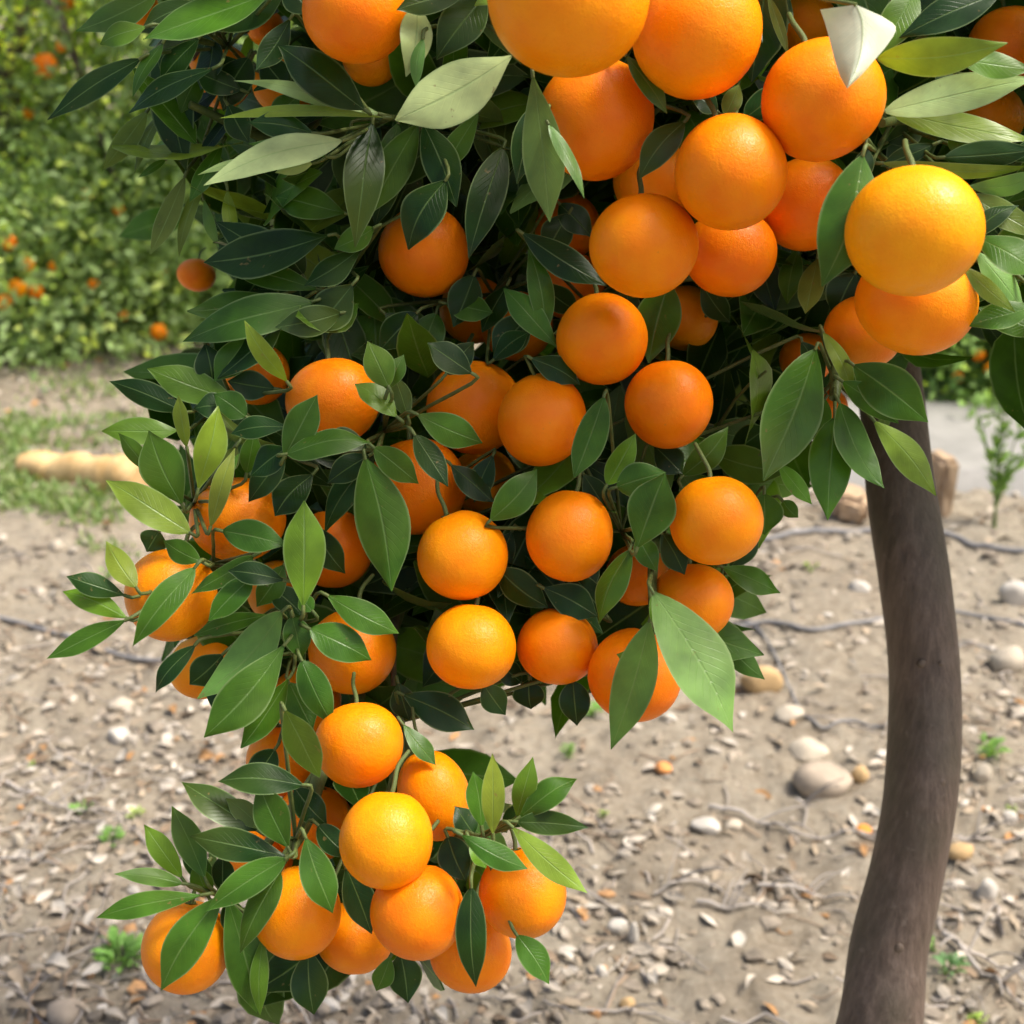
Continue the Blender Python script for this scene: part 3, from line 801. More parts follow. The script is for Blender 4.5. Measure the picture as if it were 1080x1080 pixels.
OR = [
 (600, -3, 87, .86, 'biggest orange, cut by the top edge of the photo in the middle', 1, .98, 1),
 (375, 12, 56, .98, 'large orange cut by the top edge, left of the biggest one', 1, 1, 0),
 (392, 58, 32, 1.10, 'sliver of orange peeking out below the large top left orange', 1, 1, 0),
 (736, 36, 69, .93, 'large orange at the top edge, right of the biggest one', 1, 1, 0),
 (629, 127, 62, .99, 'orange directly under the biggest top orange', .98, 1.06, 0),
 (867, 104, 65, .93, 'large orange behind the folded white leaf', .99, 1.0, 0),
 (769, 181, 61, .94, 'round orange under the large top right of centre one, left of a dark leaf', .98, 1.02, 0),
 (678, 259, 57, .98, 'orange touching the lower left of the round orange in the upper cluster', 1, 1, 0),
 (769, 268, 48, 1.06, 'darker orange tucked right of and below two round ones in the upper cluster', 1.02, 1, 0),
 (850, 216, 50, 1.07, 'shaded orange behind the single hanging leaf in the upper right', 1, 1, 0),
 (965, 243, 71, .87, 'bright yellowish orange with a shiny highlight at the upper right', 1, 1, 1),
 (965, 318, 61, .96, 'orange directly under the bright yellowish one', 1.03, .95, 0),
 (910, 350, 41, 1.08, 'smaller orange peeking out left below the bright yellowish pair', 1, 1, 0),
 (634, 357, 49, 1.06, 'orange in the middle of the crown, below the upper cluster', .97, 1.04, 0),
 (706, 427, 48, 1.06, 'orange with a faint scar, right of and below the middle one', .98, 1.02, 0),
 (447, 265, 49, 1.13, 'shaded deep orange alone in the leaves at the upper left', .98, 1, 0),
 (352, 424, 50, 1.07, 'orange at the left with a pointed leaf over its lower half', 1.01, .95, 0),
 (499, 431, 50, 1.13, 'shaded orange left of and behind the middle row orange', 1, 1.04, 0),
 (572, 442, 49, 1.07, 'orange in the middle row with a narrow leaf on its right', .96, 1.05, 0),
 (440, 512, 53, 1.12, 'orange crossed by two small leaves, left of the middle', 1, 1, 0),
 (487, 586, 49, 1.05, 'upper of two stacked round oranges in the centre', .97, 1.02, 0),
 (600, 564, 48, 1.05, 'round orange with a tiny dark mark near its bottom, in the centre', .97, 1.05, 0),
 (755, 548, 49, 1.01, 'bright orange at the right end of the central cluster', .99, 1.0, 0),
 (497, 681, 48, 1.04, 'lower of two stacked round oranges in the centre', .99, .98, 0),
 (588, 681, 44, 1.07, 'orange right of the lower stacked one, under a dark leaf', .98, .96, 0),
 (730, 636, 44, 1.06, 'orange directly under the bright right hand one', 1, .97, 0),
 (670, 711, 50, 1.04, 'lowest orange of the central cluster, with two long pale leaves over it', 1, 1.03, 0),
 (250, 548, 50, 1.09, 'orange at the left half covered by upright light green leaves', 1, .93, 0),
 (179, 628, 49, 1.03, 'leftmost orange, with one leaf crossing its face', .97, 1.05, 0),
 (350, 578, 43, 1.15, 'orange behind the upright leaf at the left of the crown', 1, 1, 0),
 (372, 688, 47, 1.09, 'orange with two pointed leaves over its left side, left of the stacked pair', 1, 1, 0),
 (379, 786, 47, 1.00, 'top front orange of the lower hanging cluster', .99, .99, 0),
 (407, 885, 51, .96, 'front orange in the middle of the lower cluster', .98, 1.04, 0),
 (457, 838, 45, 1.04, 'tall narrow orange at the upper right of the lower cluster', .84, 1.12, 0),
 (314, 962, 48, 1.01, 'orange at the lower left with a leaf hanging down over its top right', .98, 1.04, 0),
 (440, 961, 50, .97, 'front orange low in the lower cluster', .97, 1.05, 0),
 (550, 941, 48, 1.00, 'orange at the right end of the lower cluster under fanned leaves', .98, 1.02, 0),
 (197, 998, 48, 1.01, 'orange at the far lower left with a long leaf down its middle', .98, 1.04, 0),
 (374, 988, 41, 1.07, 'shaded orange between and behind the low front oranges', 1, .98, 0),
 (496, 1003, 44, 1.05, 'lowest orange in the photo, behind a hanging dark leaf', 1, .98, 0),
 (322, 738, 37, 1.13, 'half hidden orange above the lower cluster, behind leaves', 1, 1, 0),
 (300, 802, 40, 1.15, 'hidden orange left behind the top front one of the lower cluster', 1, 1, 0),
 (330, 868, 42, 1.12, 'hidden orange behind the crossing leaves left of the front middle one', 1, 1, 0),
 (270, 905, 38, 1.13, 'sliver of orange behind the leaf fan at the lower left', 1, 1, 0),
 (272, 395, 34, 1.14, 'sliver of orange between leaves left of the pointed leaf orange', 1, 1, 0),
 (690, 190, 44, 1.12, 'dark shaded orange behind the upper cluster', 1, 1, 0),
 (722, 335, 35, 1.17, 'shaded orange behind the lower right of the upper cluster', 1, 1, 0),
 (545, 345, 38, 1.22, 'dim orange deep in the crown left of the middle one', 1, 1, 0),
 (600, 302, 37, 1.21, 'dim orange deep in the crown under a dark leaf', 1, 1, 0),
 (598, 238, 36, 1.22, 'dim orange deep under the top middle fruit', 1, 1, 0),
 (500, 328, 36, 1.24, 'dim orange deep in the crown below the alone shaded one', 1, 1, 0),
 (508, 508, 36, 1.20, 'shaded orange between the middle row and the stacked pair', 1, 1, 0),
 (1064, 50, 44, 1.10, 'orange at the top right corner behind broad leaves', 1, 1, 0),
 (1040, 125, 38, 1.16, 'orange behind the long leaves at the right edge', 1, 1, 0),
 (872, 430, 22, 1.28, 'small orange under the leaf joint above the trunk', 1, 1, 0),
 (850, 378, 28, 1.20, 'small orange behind the top of the big hanging leaf at the right', 1, 1, 0),
 (672, 606, 34, 1.15, 'sliver of orange behind the leaves left of the bright right hand one', 1, 1, 0),
 (214, 703, 36, 1.14, 'sliver of orange under the leaves below the leftmost orange', 1, 1, 0),
 (296, 625, 36, 1.19, 'hidden orange in the leaves right of the leftmost one', 1, 1, 0),
 (232, 80, 34, 1.22, 'long sliver of orange deep in the upper left leaves', 1, 1, 0),
 (300, 88, 34, 1.20, 'hidden orange behind a dark leaf in the upper left', 1, 1, 0),
 (145, 8, 22, 1.35, 'small orange behind the leaf tips at the top left', 1, 1, 0),
 (280, 30, 20, 1.30, 'tiny bit of orange between leaves at the top left', 1, 1, 0),
 (207, 290, 20, 1.45, 'small blurred orange at the left border of the upper crown', 1, .9, 0),
 (850, 26, 32, 1.14, 'dark shaded orange between two large ones at the top right', 1, 1, 0),
]
for k, q in enumerate(OR):
    orange(q[0], q[1], q[2], q[3], q[4], q[5], q[6], bool(q[7]))
NEAR = list(FRUIT)
FO = [
 (48, 69, 13, 6.85, 'largest blurred orange on the far trees at the upper left'),
 (65, 49, 6, 8.0, 'small blurred orange just above the largest far one'),
 (70, 3, 8, 8.0, 'blurred far orange at the top edge on the left'),
 (9, 256, 9, 6.6, 'blurred far orange at the left edge, highest of the lower group'),
 (29, 279, 8, 6.6, 'blurred far orange below the left edge one'),
 (57, 281, 6, 6.6, 'small blurred far orange right of the pair at the left edge'),
 (18, 304, 10, 6.5, 'wide blurred far orange low on the far left tree'),
 (38, 308, 8, 6.5, 'blurred far orange touching the right of the wide one'),
 (4, 318, 9, 6.5, 'lowest blurred far orange at the left edge'),
 (172, 289, 7, 6.8, 'blurred far orange left of the near crown border'),
 (130, 333, 5, 6.8, 'tiny blurred far orange low in the far foliage'),
 (167, 350, 9, 6.6, 'lowest blurred far orange near the foot of the far trees'),
 (125, 222, 6, 6.9, 'dim tiny far orange in the middle of the far foliage'),
 (1032, 374, 7, 5.6, 'blurred far orange high on the tree behind the path'),
 (1045, 389, 7, 5.5, 'blurred far orange in the middle of the tree behind the path'),
 (1062, 393, 9, 5.45, 'largest blurred orange on the tree behind the path'),
 (1068, 421, 9, 5.2, 'lowest blurred orange on the tree behind the path'),
 (92, 205, 6, 6.9, 'dim tiny far orange left of the middle of the far foliage'),
 (30, 120, 6, 7.5, 'tiny far orange below and left of the largest far one'),
 (98, 300, 6, 6.6, 'tiny far orange right of the wide blurred one'),
 (1010, 398, 6, 5.5, 'small far orange at the left of the fruit behind the path'),
 (1075, 372, 7, 5.6, 'blurred far orange at the right edge behind the path'),
]
ALLC = np.vstack(CROWN) - np.array(CAMP)
cd = ALLC @ np.array(fwd); cx = 540 + FPX * ALLC[:, 0] / cd; cy = 540 - FPX * (ALLC @ np.array(upv)) / cd
for q in FO:                                   # each fruit sits in the outer leaves of the crown that stands there
    near = cd[(np.abs(cx - q[0]) < q[2] + 2) & (np.abs(cy - q[1]) < q[2] + 2) & (cd > 3)]
    d_ = float(np.percentile(near, 4)) + .02 if len(near) > 4 else q[3]
    orange(q[0], q[1], q[2], d_, q[4], group='blurred oranges on the far trees', kids=False)

# ------------------------------------------------------------------ the near tree
TRP = [(921, 1110, 1.47, 88), (938, 1000, 1.46, 80), (957, 920, 1.45, 78), (972, 830, 1.44, 77), (975, 720, 1.44, 73),
       (965, 620, 1.43, 73), (950, 520, 1.43, 72), (942, 440, 1.43, 70), (930, 340, 1.44, 66)]
tp = [tuple(at(a_, b_, c_)) + (w_ * c_ / FPX / 2,) for a_, b_, c_, w_ in TRP]
low = tp[0]
base = [(low[0] - .075, low[1] + .03, -.05, .066), (low[0] - .068, low[1] + .025, .05, .056), (low[0] - .045, low[1] + .015, .22, .047)]
top = [(tp[-1][0] - .03, tp[-1][1] + .02, tp[-1][2] + .15, .036)]
TR = spline(base + tp + top, 90)
tree_root = empty('orange_tree', (base[0][0], base[0][1], 0))
tag(tree_root, 'nearest orange tree, its fruit laden crown filling the photo above a leaning brown trunk', 'tree')
OR0 = np.array(tree_root.location)
m = MB(); tube(m, TR[:, :3], TR[:, 3], 28, wob=.035, seed=4)
trunk = m.build('trunk', M_BARK, tree_root, OR0)
# knots
for (kx, ky, s) in ((992, 826, .007), (972, 700, .006), (948, 1000, .007), (992, 700, .004)):
    k = MB(); cpt = np.array(at(kx, ky, 1.405)); V = I3 * np.array((s * .7, s * .35, s * .8)); k.add(V, I3F)
    o = k.build('knot', M_BARK, trunk, (0, 0, 0)); o.location = cpt - OR0

def branch(pts, r0, r1, mat=M_BARK, n=20, seed=0):
    P = spline([tuple(q) for q in pts], n); m = MB()
    tube(m, P, np.linspace(r0, r1, n), 12, wob=.06, seed=seed)
    return m.build('branch', mat, tree_root, OR0)
J = at(935, 360, 1.44); J2 = Vector(top[0][:3])
branch([J, at(860, 320, 1.38), at(760, 330, 1.33), at(640, 420, 1.30), at(560, 470, 1.26)], .026, .008, seed=1)
branch([J2, at(800, 180, 1.42), at(650, 130, 1.36), at(500, 180, 1.30), at(400, 260, 1.25)], .026, .008, seed=2)
branch([J2, at(900, 60, 1.42), at(820, -120, 1.4), at(700, -260, 1.4)], .024, .008, seed=3)
branch([J2, at(1000, 120, 1.35), at(1090, 30, 1.3), at(1200, -60, 1.3)], .02, .007, seed=4)
branch([J2, at(880, 90, 1.34), at(700, -20, 1.25), at(480, -50, 1.2), at(280, 0, 1.22), at(200, 60, 1.2)], .022, .005, seed=5)
branch([J, at(970, 250, 1.3), at(940, 300, 1.15), at(890, 360, 1.08), at(880, 420, 1.05)], .012, .004, M_TWIG, seed=6)
branch([at(560, 470, 1.26), at(440, 600, 1.2), at(400, 700, 1.15), at(345, 800, 1.06), at(322, 870, 1.03), at(300, 905, .985)], .009, .0035, M_TWIG, 30, seed=7)
branch([at(400, 260, 1.25), at(330, 380, 1.22), at(270, 520, 1.18), at(220, 600, 1.12), at(142, 650, 1.05)], .009, .003, M_TWIG, 26, seed=8)
branch([at(400, 700, 1.15), at(425, 780, 1.12), at(455, 870, 1.08), at(505, 885, 1.0)], .005, .003, M_TWIG, seed=9)
branch([at(640, 420, 1.30), at(700, 540, 1.2), at(690, 580, 1.1), at(688, 640, 1.03)], .007, .003, M_TWIG, seed=10)
branch([at(425, 600, 1.2), at(415, 680, 1.12), at(418, 760, 1.08)], .0035, .002, M_BROWNTWIG, seed=11)
branch([at(500, 180, 1.3), at(400, 140, 1.18), at(300, 150, 1.15), at(200, 110, 1.1)], .008, .003, M_TWIG, seed=12)
branch([at(1090, 30, 1.3), at(1000, 110, 1.1), at(930, 130, .98)], .008, .003, M_TWIG, seed=13)
branch([at(345, 800, 1.06), at(260, 920, 1.03), at(232, 945, 1.0)], .004, .0025, M_TWIG, seed=14)

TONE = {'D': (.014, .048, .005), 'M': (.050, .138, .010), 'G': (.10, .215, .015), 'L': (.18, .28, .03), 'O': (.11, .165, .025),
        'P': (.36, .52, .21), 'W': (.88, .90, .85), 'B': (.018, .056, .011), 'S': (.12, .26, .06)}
rs = np.random.RandomState(77)
def spray(lst, depth, hub=None, seed=0, tw=.0016):
    """leaves drawn from base to tip (pixels at 1080), each with a width, a tone and a depth of its own"""
    r2 = np.random.RandomState(seed); m = MB()
    Bs, Ts, Ws, Ns, Cs, be, fo = [], [], [], [], [], [], []
    for k, q in enumerate(lst):
        bx, by, tx, ty, w, tone = q[:6]
        dz = q[6] if len(q) > 6 else 0
        d0 = depth + dz + .006 * r2.randn()
        tilt = r2.rand() * .5 - .30                       # tips tend towards the camera
        Lp = math.hypot(tx - bx, ty - by) / FPX * depth
        d1 = d0 + tilt * Lp * .8
        b3 = np.array(at(bx, by, d0)); t3 = np.array(at(tx, ty, d1))
        nn = -np.array(fwd) + np.array((r2.randn() * .35, 0, .28 + r2.randn() * .3))
        Bs.append(b3); Ts.append(t3); Ws.append(w * depth / FPX * 1.17); Ns.append(nn)
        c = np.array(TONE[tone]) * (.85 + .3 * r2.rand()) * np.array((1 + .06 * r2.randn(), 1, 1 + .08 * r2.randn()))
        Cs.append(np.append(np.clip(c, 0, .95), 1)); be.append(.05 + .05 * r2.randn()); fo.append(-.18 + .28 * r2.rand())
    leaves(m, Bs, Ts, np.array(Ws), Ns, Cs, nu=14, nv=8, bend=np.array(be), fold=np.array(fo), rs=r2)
    if hub is None: hub = (np.mean([q[0] for q in lst]), np.mean([q[1] for q in lst]), depth + .05)
    H = np.array(at(*hub))
    for b3, t3 in zip(Bs, Ts):
        a = nrm(b3 - t3); L = np.linalg.norm(H - b3)
        P = spline([b3 - a * .001, b3 + a * min(.006, L * .25) + (H - b3) * .04, b3 + (H - b3) * .5 + a * .003, H], 9)
        tube(m, P, np.linspace(tw * .8, tw, 9), 6, mat=1)
    return m.build('leaf_spray', [M_LEAF, M_TWIG], tree_root, OR0)

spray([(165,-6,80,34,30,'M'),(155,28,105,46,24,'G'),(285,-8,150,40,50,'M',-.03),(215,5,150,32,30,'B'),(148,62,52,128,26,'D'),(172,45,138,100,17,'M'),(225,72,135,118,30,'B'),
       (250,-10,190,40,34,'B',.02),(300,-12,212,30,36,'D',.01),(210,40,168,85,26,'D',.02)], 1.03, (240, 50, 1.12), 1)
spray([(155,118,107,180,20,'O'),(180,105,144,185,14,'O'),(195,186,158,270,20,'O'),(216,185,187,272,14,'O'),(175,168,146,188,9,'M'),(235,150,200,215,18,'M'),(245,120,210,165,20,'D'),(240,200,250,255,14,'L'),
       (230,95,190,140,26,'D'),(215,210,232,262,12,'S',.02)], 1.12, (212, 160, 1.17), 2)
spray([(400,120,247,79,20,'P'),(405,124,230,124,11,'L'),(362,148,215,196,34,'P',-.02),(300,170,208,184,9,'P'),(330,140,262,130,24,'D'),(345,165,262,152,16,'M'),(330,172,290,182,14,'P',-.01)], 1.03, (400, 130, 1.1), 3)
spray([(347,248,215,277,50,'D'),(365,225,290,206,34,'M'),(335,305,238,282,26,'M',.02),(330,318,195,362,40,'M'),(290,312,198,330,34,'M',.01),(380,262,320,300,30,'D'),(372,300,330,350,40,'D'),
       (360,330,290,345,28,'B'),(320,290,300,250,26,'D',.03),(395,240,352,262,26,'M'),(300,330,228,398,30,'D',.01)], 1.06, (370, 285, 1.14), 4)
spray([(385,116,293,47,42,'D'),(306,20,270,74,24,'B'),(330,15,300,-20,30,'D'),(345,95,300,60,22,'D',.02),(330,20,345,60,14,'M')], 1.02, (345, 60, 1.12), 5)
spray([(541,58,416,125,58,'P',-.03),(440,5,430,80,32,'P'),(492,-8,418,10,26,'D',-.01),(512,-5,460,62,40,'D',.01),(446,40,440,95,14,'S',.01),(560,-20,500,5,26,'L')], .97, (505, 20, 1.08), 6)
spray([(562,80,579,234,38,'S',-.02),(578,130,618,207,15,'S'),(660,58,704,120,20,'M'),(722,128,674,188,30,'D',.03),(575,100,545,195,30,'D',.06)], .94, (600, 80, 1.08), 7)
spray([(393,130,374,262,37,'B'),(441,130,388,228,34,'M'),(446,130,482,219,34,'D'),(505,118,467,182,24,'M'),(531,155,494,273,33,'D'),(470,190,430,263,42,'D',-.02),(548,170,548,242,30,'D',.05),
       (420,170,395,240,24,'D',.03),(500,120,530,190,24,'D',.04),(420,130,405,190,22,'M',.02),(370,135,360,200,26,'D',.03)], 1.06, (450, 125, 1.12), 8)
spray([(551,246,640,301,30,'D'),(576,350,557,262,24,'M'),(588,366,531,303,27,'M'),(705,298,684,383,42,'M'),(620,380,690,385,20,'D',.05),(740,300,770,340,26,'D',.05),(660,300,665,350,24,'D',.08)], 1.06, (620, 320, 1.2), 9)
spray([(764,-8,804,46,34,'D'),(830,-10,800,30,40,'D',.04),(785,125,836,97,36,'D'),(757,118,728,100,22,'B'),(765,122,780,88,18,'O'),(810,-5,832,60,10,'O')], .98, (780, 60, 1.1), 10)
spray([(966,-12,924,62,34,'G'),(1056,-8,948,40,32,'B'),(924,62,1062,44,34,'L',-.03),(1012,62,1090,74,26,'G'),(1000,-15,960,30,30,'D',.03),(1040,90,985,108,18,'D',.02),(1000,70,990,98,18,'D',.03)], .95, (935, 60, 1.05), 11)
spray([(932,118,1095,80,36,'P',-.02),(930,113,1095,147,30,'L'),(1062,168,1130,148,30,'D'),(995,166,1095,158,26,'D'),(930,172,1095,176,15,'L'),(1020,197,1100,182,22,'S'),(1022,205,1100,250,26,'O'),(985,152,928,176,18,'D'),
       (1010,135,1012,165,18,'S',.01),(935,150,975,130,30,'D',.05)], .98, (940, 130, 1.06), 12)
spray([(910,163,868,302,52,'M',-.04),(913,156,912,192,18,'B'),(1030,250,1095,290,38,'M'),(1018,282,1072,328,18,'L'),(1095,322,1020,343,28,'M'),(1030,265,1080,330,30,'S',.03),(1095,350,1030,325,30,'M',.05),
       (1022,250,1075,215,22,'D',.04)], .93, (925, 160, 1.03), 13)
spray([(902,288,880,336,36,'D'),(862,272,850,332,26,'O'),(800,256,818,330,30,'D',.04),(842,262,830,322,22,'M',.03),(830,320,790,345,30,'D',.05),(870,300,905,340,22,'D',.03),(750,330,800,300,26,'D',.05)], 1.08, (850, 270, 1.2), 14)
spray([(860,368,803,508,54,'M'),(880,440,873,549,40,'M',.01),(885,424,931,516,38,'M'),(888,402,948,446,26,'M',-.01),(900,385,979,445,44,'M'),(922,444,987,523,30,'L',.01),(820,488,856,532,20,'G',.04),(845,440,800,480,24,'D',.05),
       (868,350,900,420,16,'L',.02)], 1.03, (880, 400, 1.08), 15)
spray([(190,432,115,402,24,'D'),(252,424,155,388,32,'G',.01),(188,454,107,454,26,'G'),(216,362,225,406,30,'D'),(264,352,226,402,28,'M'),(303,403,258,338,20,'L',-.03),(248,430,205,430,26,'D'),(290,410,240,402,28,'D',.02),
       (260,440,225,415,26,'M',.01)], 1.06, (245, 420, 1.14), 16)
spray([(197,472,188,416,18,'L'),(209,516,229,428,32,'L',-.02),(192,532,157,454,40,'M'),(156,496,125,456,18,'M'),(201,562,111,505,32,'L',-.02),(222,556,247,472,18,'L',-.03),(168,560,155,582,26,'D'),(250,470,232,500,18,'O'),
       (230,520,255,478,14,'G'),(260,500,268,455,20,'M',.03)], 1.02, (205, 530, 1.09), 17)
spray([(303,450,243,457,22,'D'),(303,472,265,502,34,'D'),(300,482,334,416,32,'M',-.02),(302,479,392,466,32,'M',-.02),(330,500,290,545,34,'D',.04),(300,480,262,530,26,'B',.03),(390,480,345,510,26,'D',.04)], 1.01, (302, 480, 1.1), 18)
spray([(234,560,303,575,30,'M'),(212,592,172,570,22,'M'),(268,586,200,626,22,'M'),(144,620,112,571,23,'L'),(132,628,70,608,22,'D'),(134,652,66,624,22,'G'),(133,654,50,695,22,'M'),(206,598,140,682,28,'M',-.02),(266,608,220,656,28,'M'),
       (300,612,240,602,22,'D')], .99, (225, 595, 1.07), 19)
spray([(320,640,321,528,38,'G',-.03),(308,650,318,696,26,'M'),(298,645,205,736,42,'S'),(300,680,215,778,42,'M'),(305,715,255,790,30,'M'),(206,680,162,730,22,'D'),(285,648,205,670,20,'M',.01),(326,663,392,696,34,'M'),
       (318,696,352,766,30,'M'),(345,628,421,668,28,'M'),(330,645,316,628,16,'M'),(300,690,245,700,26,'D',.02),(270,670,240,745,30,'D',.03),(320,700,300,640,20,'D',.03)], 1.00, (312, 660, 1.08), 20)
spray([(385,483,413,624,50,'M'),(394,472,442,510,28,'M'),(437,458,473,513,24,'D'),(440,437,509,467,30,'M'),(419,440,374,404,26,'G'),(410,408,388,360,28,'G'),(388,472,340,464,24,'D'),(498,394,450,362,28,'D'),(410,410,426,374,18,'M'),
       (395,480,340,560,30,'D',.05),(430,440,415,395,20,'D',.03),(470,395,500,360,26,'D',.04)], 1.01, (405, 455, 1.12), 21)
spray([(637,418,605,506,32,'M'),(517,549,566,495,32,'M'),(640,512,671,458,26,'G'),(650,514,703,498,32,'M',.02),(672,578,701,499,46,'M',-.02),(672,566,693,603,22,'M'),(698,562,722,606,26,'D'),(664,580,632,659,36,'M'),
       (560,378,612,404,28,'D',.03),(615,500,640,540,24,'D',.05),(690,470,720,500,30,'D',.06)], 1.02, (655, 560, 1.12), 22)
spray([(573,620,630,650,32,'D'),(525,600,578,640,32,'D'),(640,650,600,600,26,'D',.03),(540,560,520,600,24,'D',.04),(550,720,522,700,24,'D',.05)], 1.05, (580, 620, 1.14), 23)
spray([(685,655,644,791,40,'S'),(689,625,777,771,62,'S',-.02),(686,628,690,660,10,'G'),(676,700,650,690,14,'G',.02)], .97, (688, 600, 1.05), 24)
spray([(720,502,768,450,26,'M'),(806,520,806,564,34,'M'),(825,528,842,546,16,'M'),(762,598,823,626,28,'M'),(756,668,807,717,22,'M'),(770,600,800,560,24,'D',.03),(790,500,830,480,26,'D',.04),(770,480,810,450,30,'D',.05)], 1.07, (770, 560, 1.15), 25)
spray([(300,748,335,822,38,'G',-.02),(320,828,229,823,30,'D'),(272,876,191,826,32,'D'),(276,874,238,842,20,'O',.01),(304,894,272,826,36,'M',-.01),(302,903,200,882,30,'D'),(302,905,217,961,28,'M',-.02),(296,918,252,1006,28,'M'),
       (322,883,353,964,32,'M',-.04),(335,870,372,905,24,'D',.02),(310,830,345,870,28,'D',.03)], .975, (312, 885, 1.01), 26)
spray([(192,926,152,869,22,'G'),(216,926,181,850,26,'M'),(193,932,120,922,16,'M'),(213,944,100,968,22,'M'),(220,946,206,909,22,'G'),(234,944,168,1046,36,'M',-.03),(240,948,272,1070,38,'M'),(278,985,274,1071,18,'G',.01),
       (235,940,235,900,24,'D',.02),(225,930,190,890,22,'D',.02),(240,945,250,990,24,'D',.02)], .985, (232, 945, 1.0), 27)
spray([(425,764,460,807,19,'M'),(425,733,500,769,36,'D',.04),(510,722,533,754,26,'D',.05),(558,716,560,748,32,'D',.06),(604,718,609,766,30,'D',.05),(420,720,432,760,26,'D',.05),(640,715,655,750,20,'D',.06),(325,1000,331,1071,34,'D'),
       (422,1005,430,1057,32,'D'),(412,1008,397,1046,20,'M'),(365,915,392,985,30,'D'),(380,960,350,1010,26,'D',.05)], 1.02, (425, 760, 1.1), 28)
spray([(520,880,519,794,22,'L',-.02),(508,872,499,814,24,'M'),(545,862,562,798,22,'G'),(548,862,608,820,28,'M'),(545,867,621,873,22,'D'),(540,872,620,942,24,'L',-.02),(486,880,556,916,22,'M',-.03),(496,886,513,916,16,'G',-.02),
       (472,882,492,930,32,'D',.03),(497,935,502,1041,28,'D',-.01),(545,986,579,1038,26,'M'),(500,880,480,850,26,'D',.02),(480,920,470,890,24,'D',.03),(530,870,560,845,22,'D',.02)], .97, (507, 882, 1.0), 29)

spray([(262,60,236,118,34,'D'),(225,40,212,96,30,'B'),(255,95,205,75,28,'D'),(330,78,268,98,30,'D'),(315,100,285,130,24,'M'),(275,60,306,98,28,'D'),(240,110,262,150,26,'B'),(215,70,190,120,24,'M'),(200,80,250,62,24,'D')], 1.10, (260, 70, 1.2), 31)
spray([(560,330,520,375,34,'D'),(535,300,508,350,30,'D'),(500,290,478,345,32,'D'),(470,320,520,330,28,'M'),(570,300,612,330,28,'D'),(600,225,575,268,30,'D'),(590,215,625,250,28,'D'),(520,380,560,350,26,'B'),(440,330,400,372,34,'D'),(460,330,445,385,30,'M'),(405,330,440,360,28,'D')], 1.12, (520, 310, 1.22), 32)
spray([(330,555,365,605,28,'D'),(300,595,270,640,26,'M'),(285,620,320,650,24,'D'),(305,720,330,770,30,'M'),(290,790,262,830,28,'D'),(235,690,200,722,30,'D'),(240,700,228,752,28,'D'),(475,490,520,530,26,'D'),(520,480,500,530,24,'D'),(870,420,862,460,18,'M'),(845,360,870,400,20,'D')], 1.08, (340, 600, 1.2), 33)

# the folded leaf; its burnt-out strong light is painted as a near-white tint
m = MB()
Lp = [(865,10),(870,24),(875,42),(880,62),(886,80),(893,93)]
Mp = [(903,5),(909,20),(910,40),(907,60),(901,78),(893.5,93.5)]
Rp = [(930,17),(945,29),(936,47),(919,67),(906,82),(894,93)]
rows = []
for a_, b_, c_ in zip(spline(Lp, 17), spline(Mp, 17), spline(Rp, 17)):
    k_ = len(rows) / 16
    row = []
    for q in range(9):
        t_ = q / 8; p_ = a_ * (1 - t_) ** 2 + c_ * t_ ** 2 + (b_ * 2 - .5 * (a_ + c_)) * 2 * t_ * (1 - t_) if False else (a_ + (b_ - a_) * t_ * 2 if t_ <= .5 else b_ + (c_ - b_) * (t_ * 2 - 1))
        row.append(np.array(at(p_[0], p_[1], .868 - .010 * (1 - abs(2 * t_ - 1)) ** .8 + .006 * math.sin(k_ * 3 + t_ * 2) - .010 * k_ * k_)))
    rows.append(row)
ring = [rows[0][4]]
V = np.array(rows).reshape(-1, 3)
m.add(V, [(i * 9 + j, i * 9 + j + 1, i * 9 + j + 10, i * 9 + j + 9) for i in range(16) for j in range(8)], np.array([(i / 16, j / 8) for i in range(17) for j in range(9)]), (.70, .74, .66, 1))
M_WL = leaf_material('lit_white_leaf', rough=.5, trans=.15, rim=False)
o = m.build('leaf', M_WL, tree_root, OR0); o['label'] = 'folded leaf with strong light painted in near white over the top right orange'
m = MB(); tube(m, spline([ring[0], np.array(at(850, -10, .9)), np.array(at(835, -60, 1.0))], 8), .0014, 6)
m.build('leaf_stalk', M_TWIG, tree_root, OR0)

# ---- mass of leaves behind and around: the crown's volume
poly = [(140,-40),(150,110),(185,215),(230,262),(228,350),(195,420),(185,500),(205,560),(165,610),(185,665),(240,735),(300,745),(290,790),(262,815),(290,870),(215,925),(200,960),(300,1000),(420,1010),(500,1010),(550,960),
        (560,900),(515,860),(470,830),(430,770),(420,725),(500,732),(560,715),(640,730),(690,700),(750,680),(775,600),(790,560),(815,500),(850,450),(880,400),(930,385),(1010,352),(1500,360),(1600,-100),(1500,-600),(600,-800),(200,-500)]
PL = np.array(poly, float)
def inside(x, y):
    x1, y1 = PL[:, 0], PL[:, 1]; x2, y2 = np.roll(x1, -1), np.roll(y1, -1)
    c = ((y1 > y) != (y2 > y)) & (x < (x2 - x1) * (y - y1) / (y2 - y1 + 1e-9) + x1)
    return c.sum() % 2 == 1
FC = np.array([f[0] for f in NEAR]); FR = np.array([f[1] for f in NEAR]); FP = np.array([(f[2], f[3], f[4], f[5]) for f in NEAR])
r2 = np.random.RandomState(99)
Bs, Ts, Ws, Ns, Cs = [], [], [], [], []
tries = 0
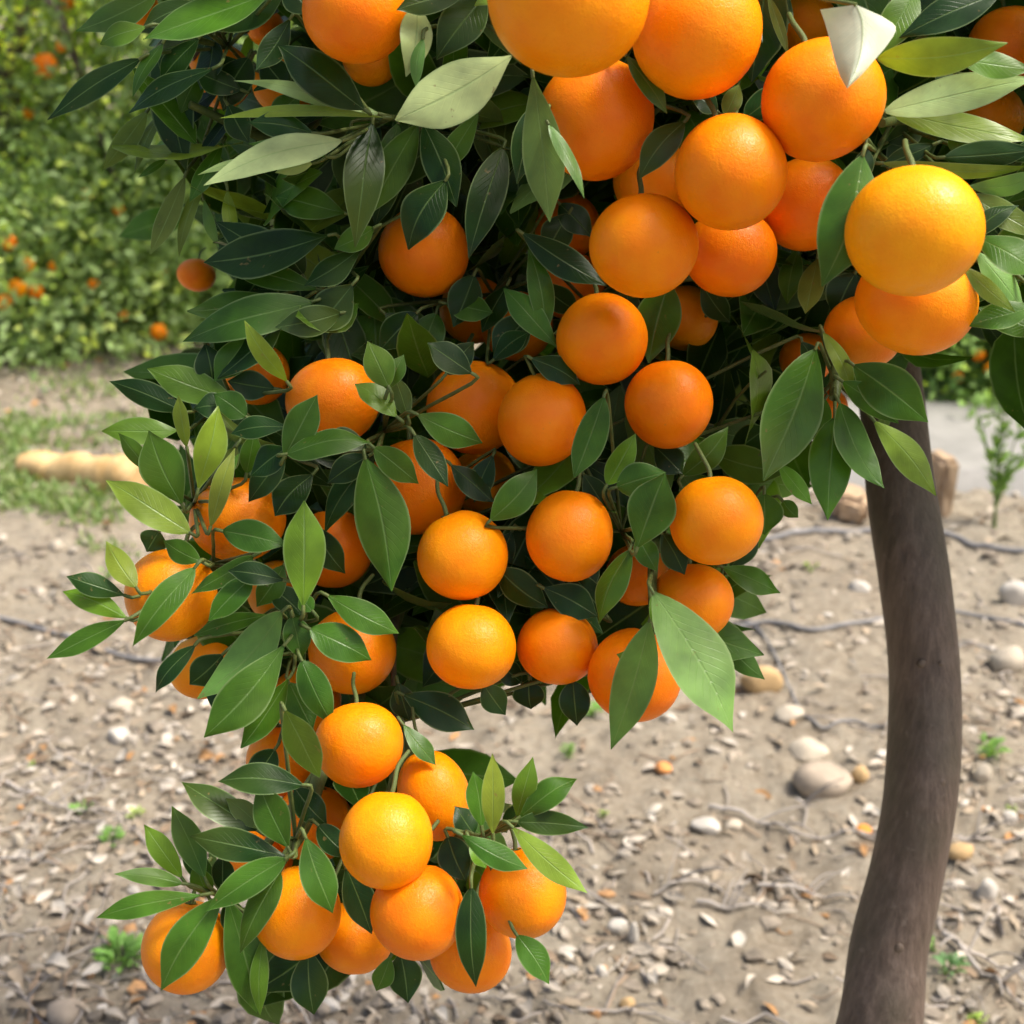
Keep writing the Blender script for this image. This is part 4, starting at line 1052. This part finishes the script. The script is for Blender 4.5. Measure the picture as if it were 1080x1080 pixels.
while len(Bs) < 5200 and tries < 60000:
    tries += 1
    px = 100 + r2.rand() * 1450; py = -700 + 1720 * r2.rand() ** .8
    if not inside(px, py): continue
    if px > 1090 or py < -40:
        d = .98 + .60 * r2.rand()
        if r2.rand() < .35: continue
    else:
        d = 1.10 + .62 * r2.rand() ** 1.3
        if py > 720: d = 1.02 + .20 * r2.rand()
        elif py > 560: d = 1.06 + .38 * r2.rand()
    b3 = np.array(at(px, py, d))
    dr = nrm(np.array([r2.randn() * .9 - .1, r2.randn() * .6 - .45, -.35 + r2.randn() * .7]))
    L = .064 + .042 * r2.rand(); t3 = b3 + dr * L
    ok = True
    for q in (b3, (b3 + t3) / 2, t3):
        if (np.linalg.norm(FC - q, axis=1) < FR + .004).any(): ok = False; break
        x_, y_, d_ = project(q)
        if (((x_ - FP[:, 0]) ** 2 + (y_ - FP[:, 1]) ** 2 < (FP[:, 2] + 10) ** 2) & (d_ < FP[:, 3])).any(): ok = False; break
    if not ok: continue
    x_, y_, d_ = project(t3)
    if -40 < y_ and x_ < 1080 and not inside(x_, y_) and r2.rand() < .85: continue
    Bs.append(b3); Ts.append(t3); Ws.append(L * (.36 + .12 * r2.rand()))
    Ns.append(nrm(np.array([r2.randn() * .5, -.55 + r2.randn() * .5, .6 + r2.randn() * .4])))
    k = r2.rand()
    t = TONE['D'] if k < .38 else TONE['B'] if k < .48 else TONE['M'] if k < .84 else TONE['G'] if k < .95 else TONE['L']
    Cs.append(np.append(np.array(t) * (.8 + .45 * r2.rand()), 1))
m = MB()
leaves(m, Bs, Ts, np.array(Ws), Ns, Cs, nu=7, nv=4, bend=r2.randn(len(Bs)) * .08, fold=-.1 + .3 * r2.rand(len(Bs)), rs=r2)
# short twigs among them
for k in range(260):
    b3 = Bs[r2.randint(len(Bs))]; dv = nrm(np.array([r2.randn(), r2.randn() * .6, .4 + r2.randn() * .6])); L = .05 + .08 * r2.rand()
    x_, y_, d_ = project(b3 + dv * L)
    if not inside(x_, y_) or not inside(x_ - 25, y_ + 25): continue
    P = [b3 + dv * L * t + np.array((math.sin(t * 4 + k) * .004, 0, 0)) for t in np.linspace(0, 1, 5)]
    tube(m, P, np.linspace(.0018, .0011, 5), 5, mat=1)
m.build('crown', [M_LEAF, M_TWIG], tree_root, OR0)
print('crown leaves', len(Bs), 'tries', tries)
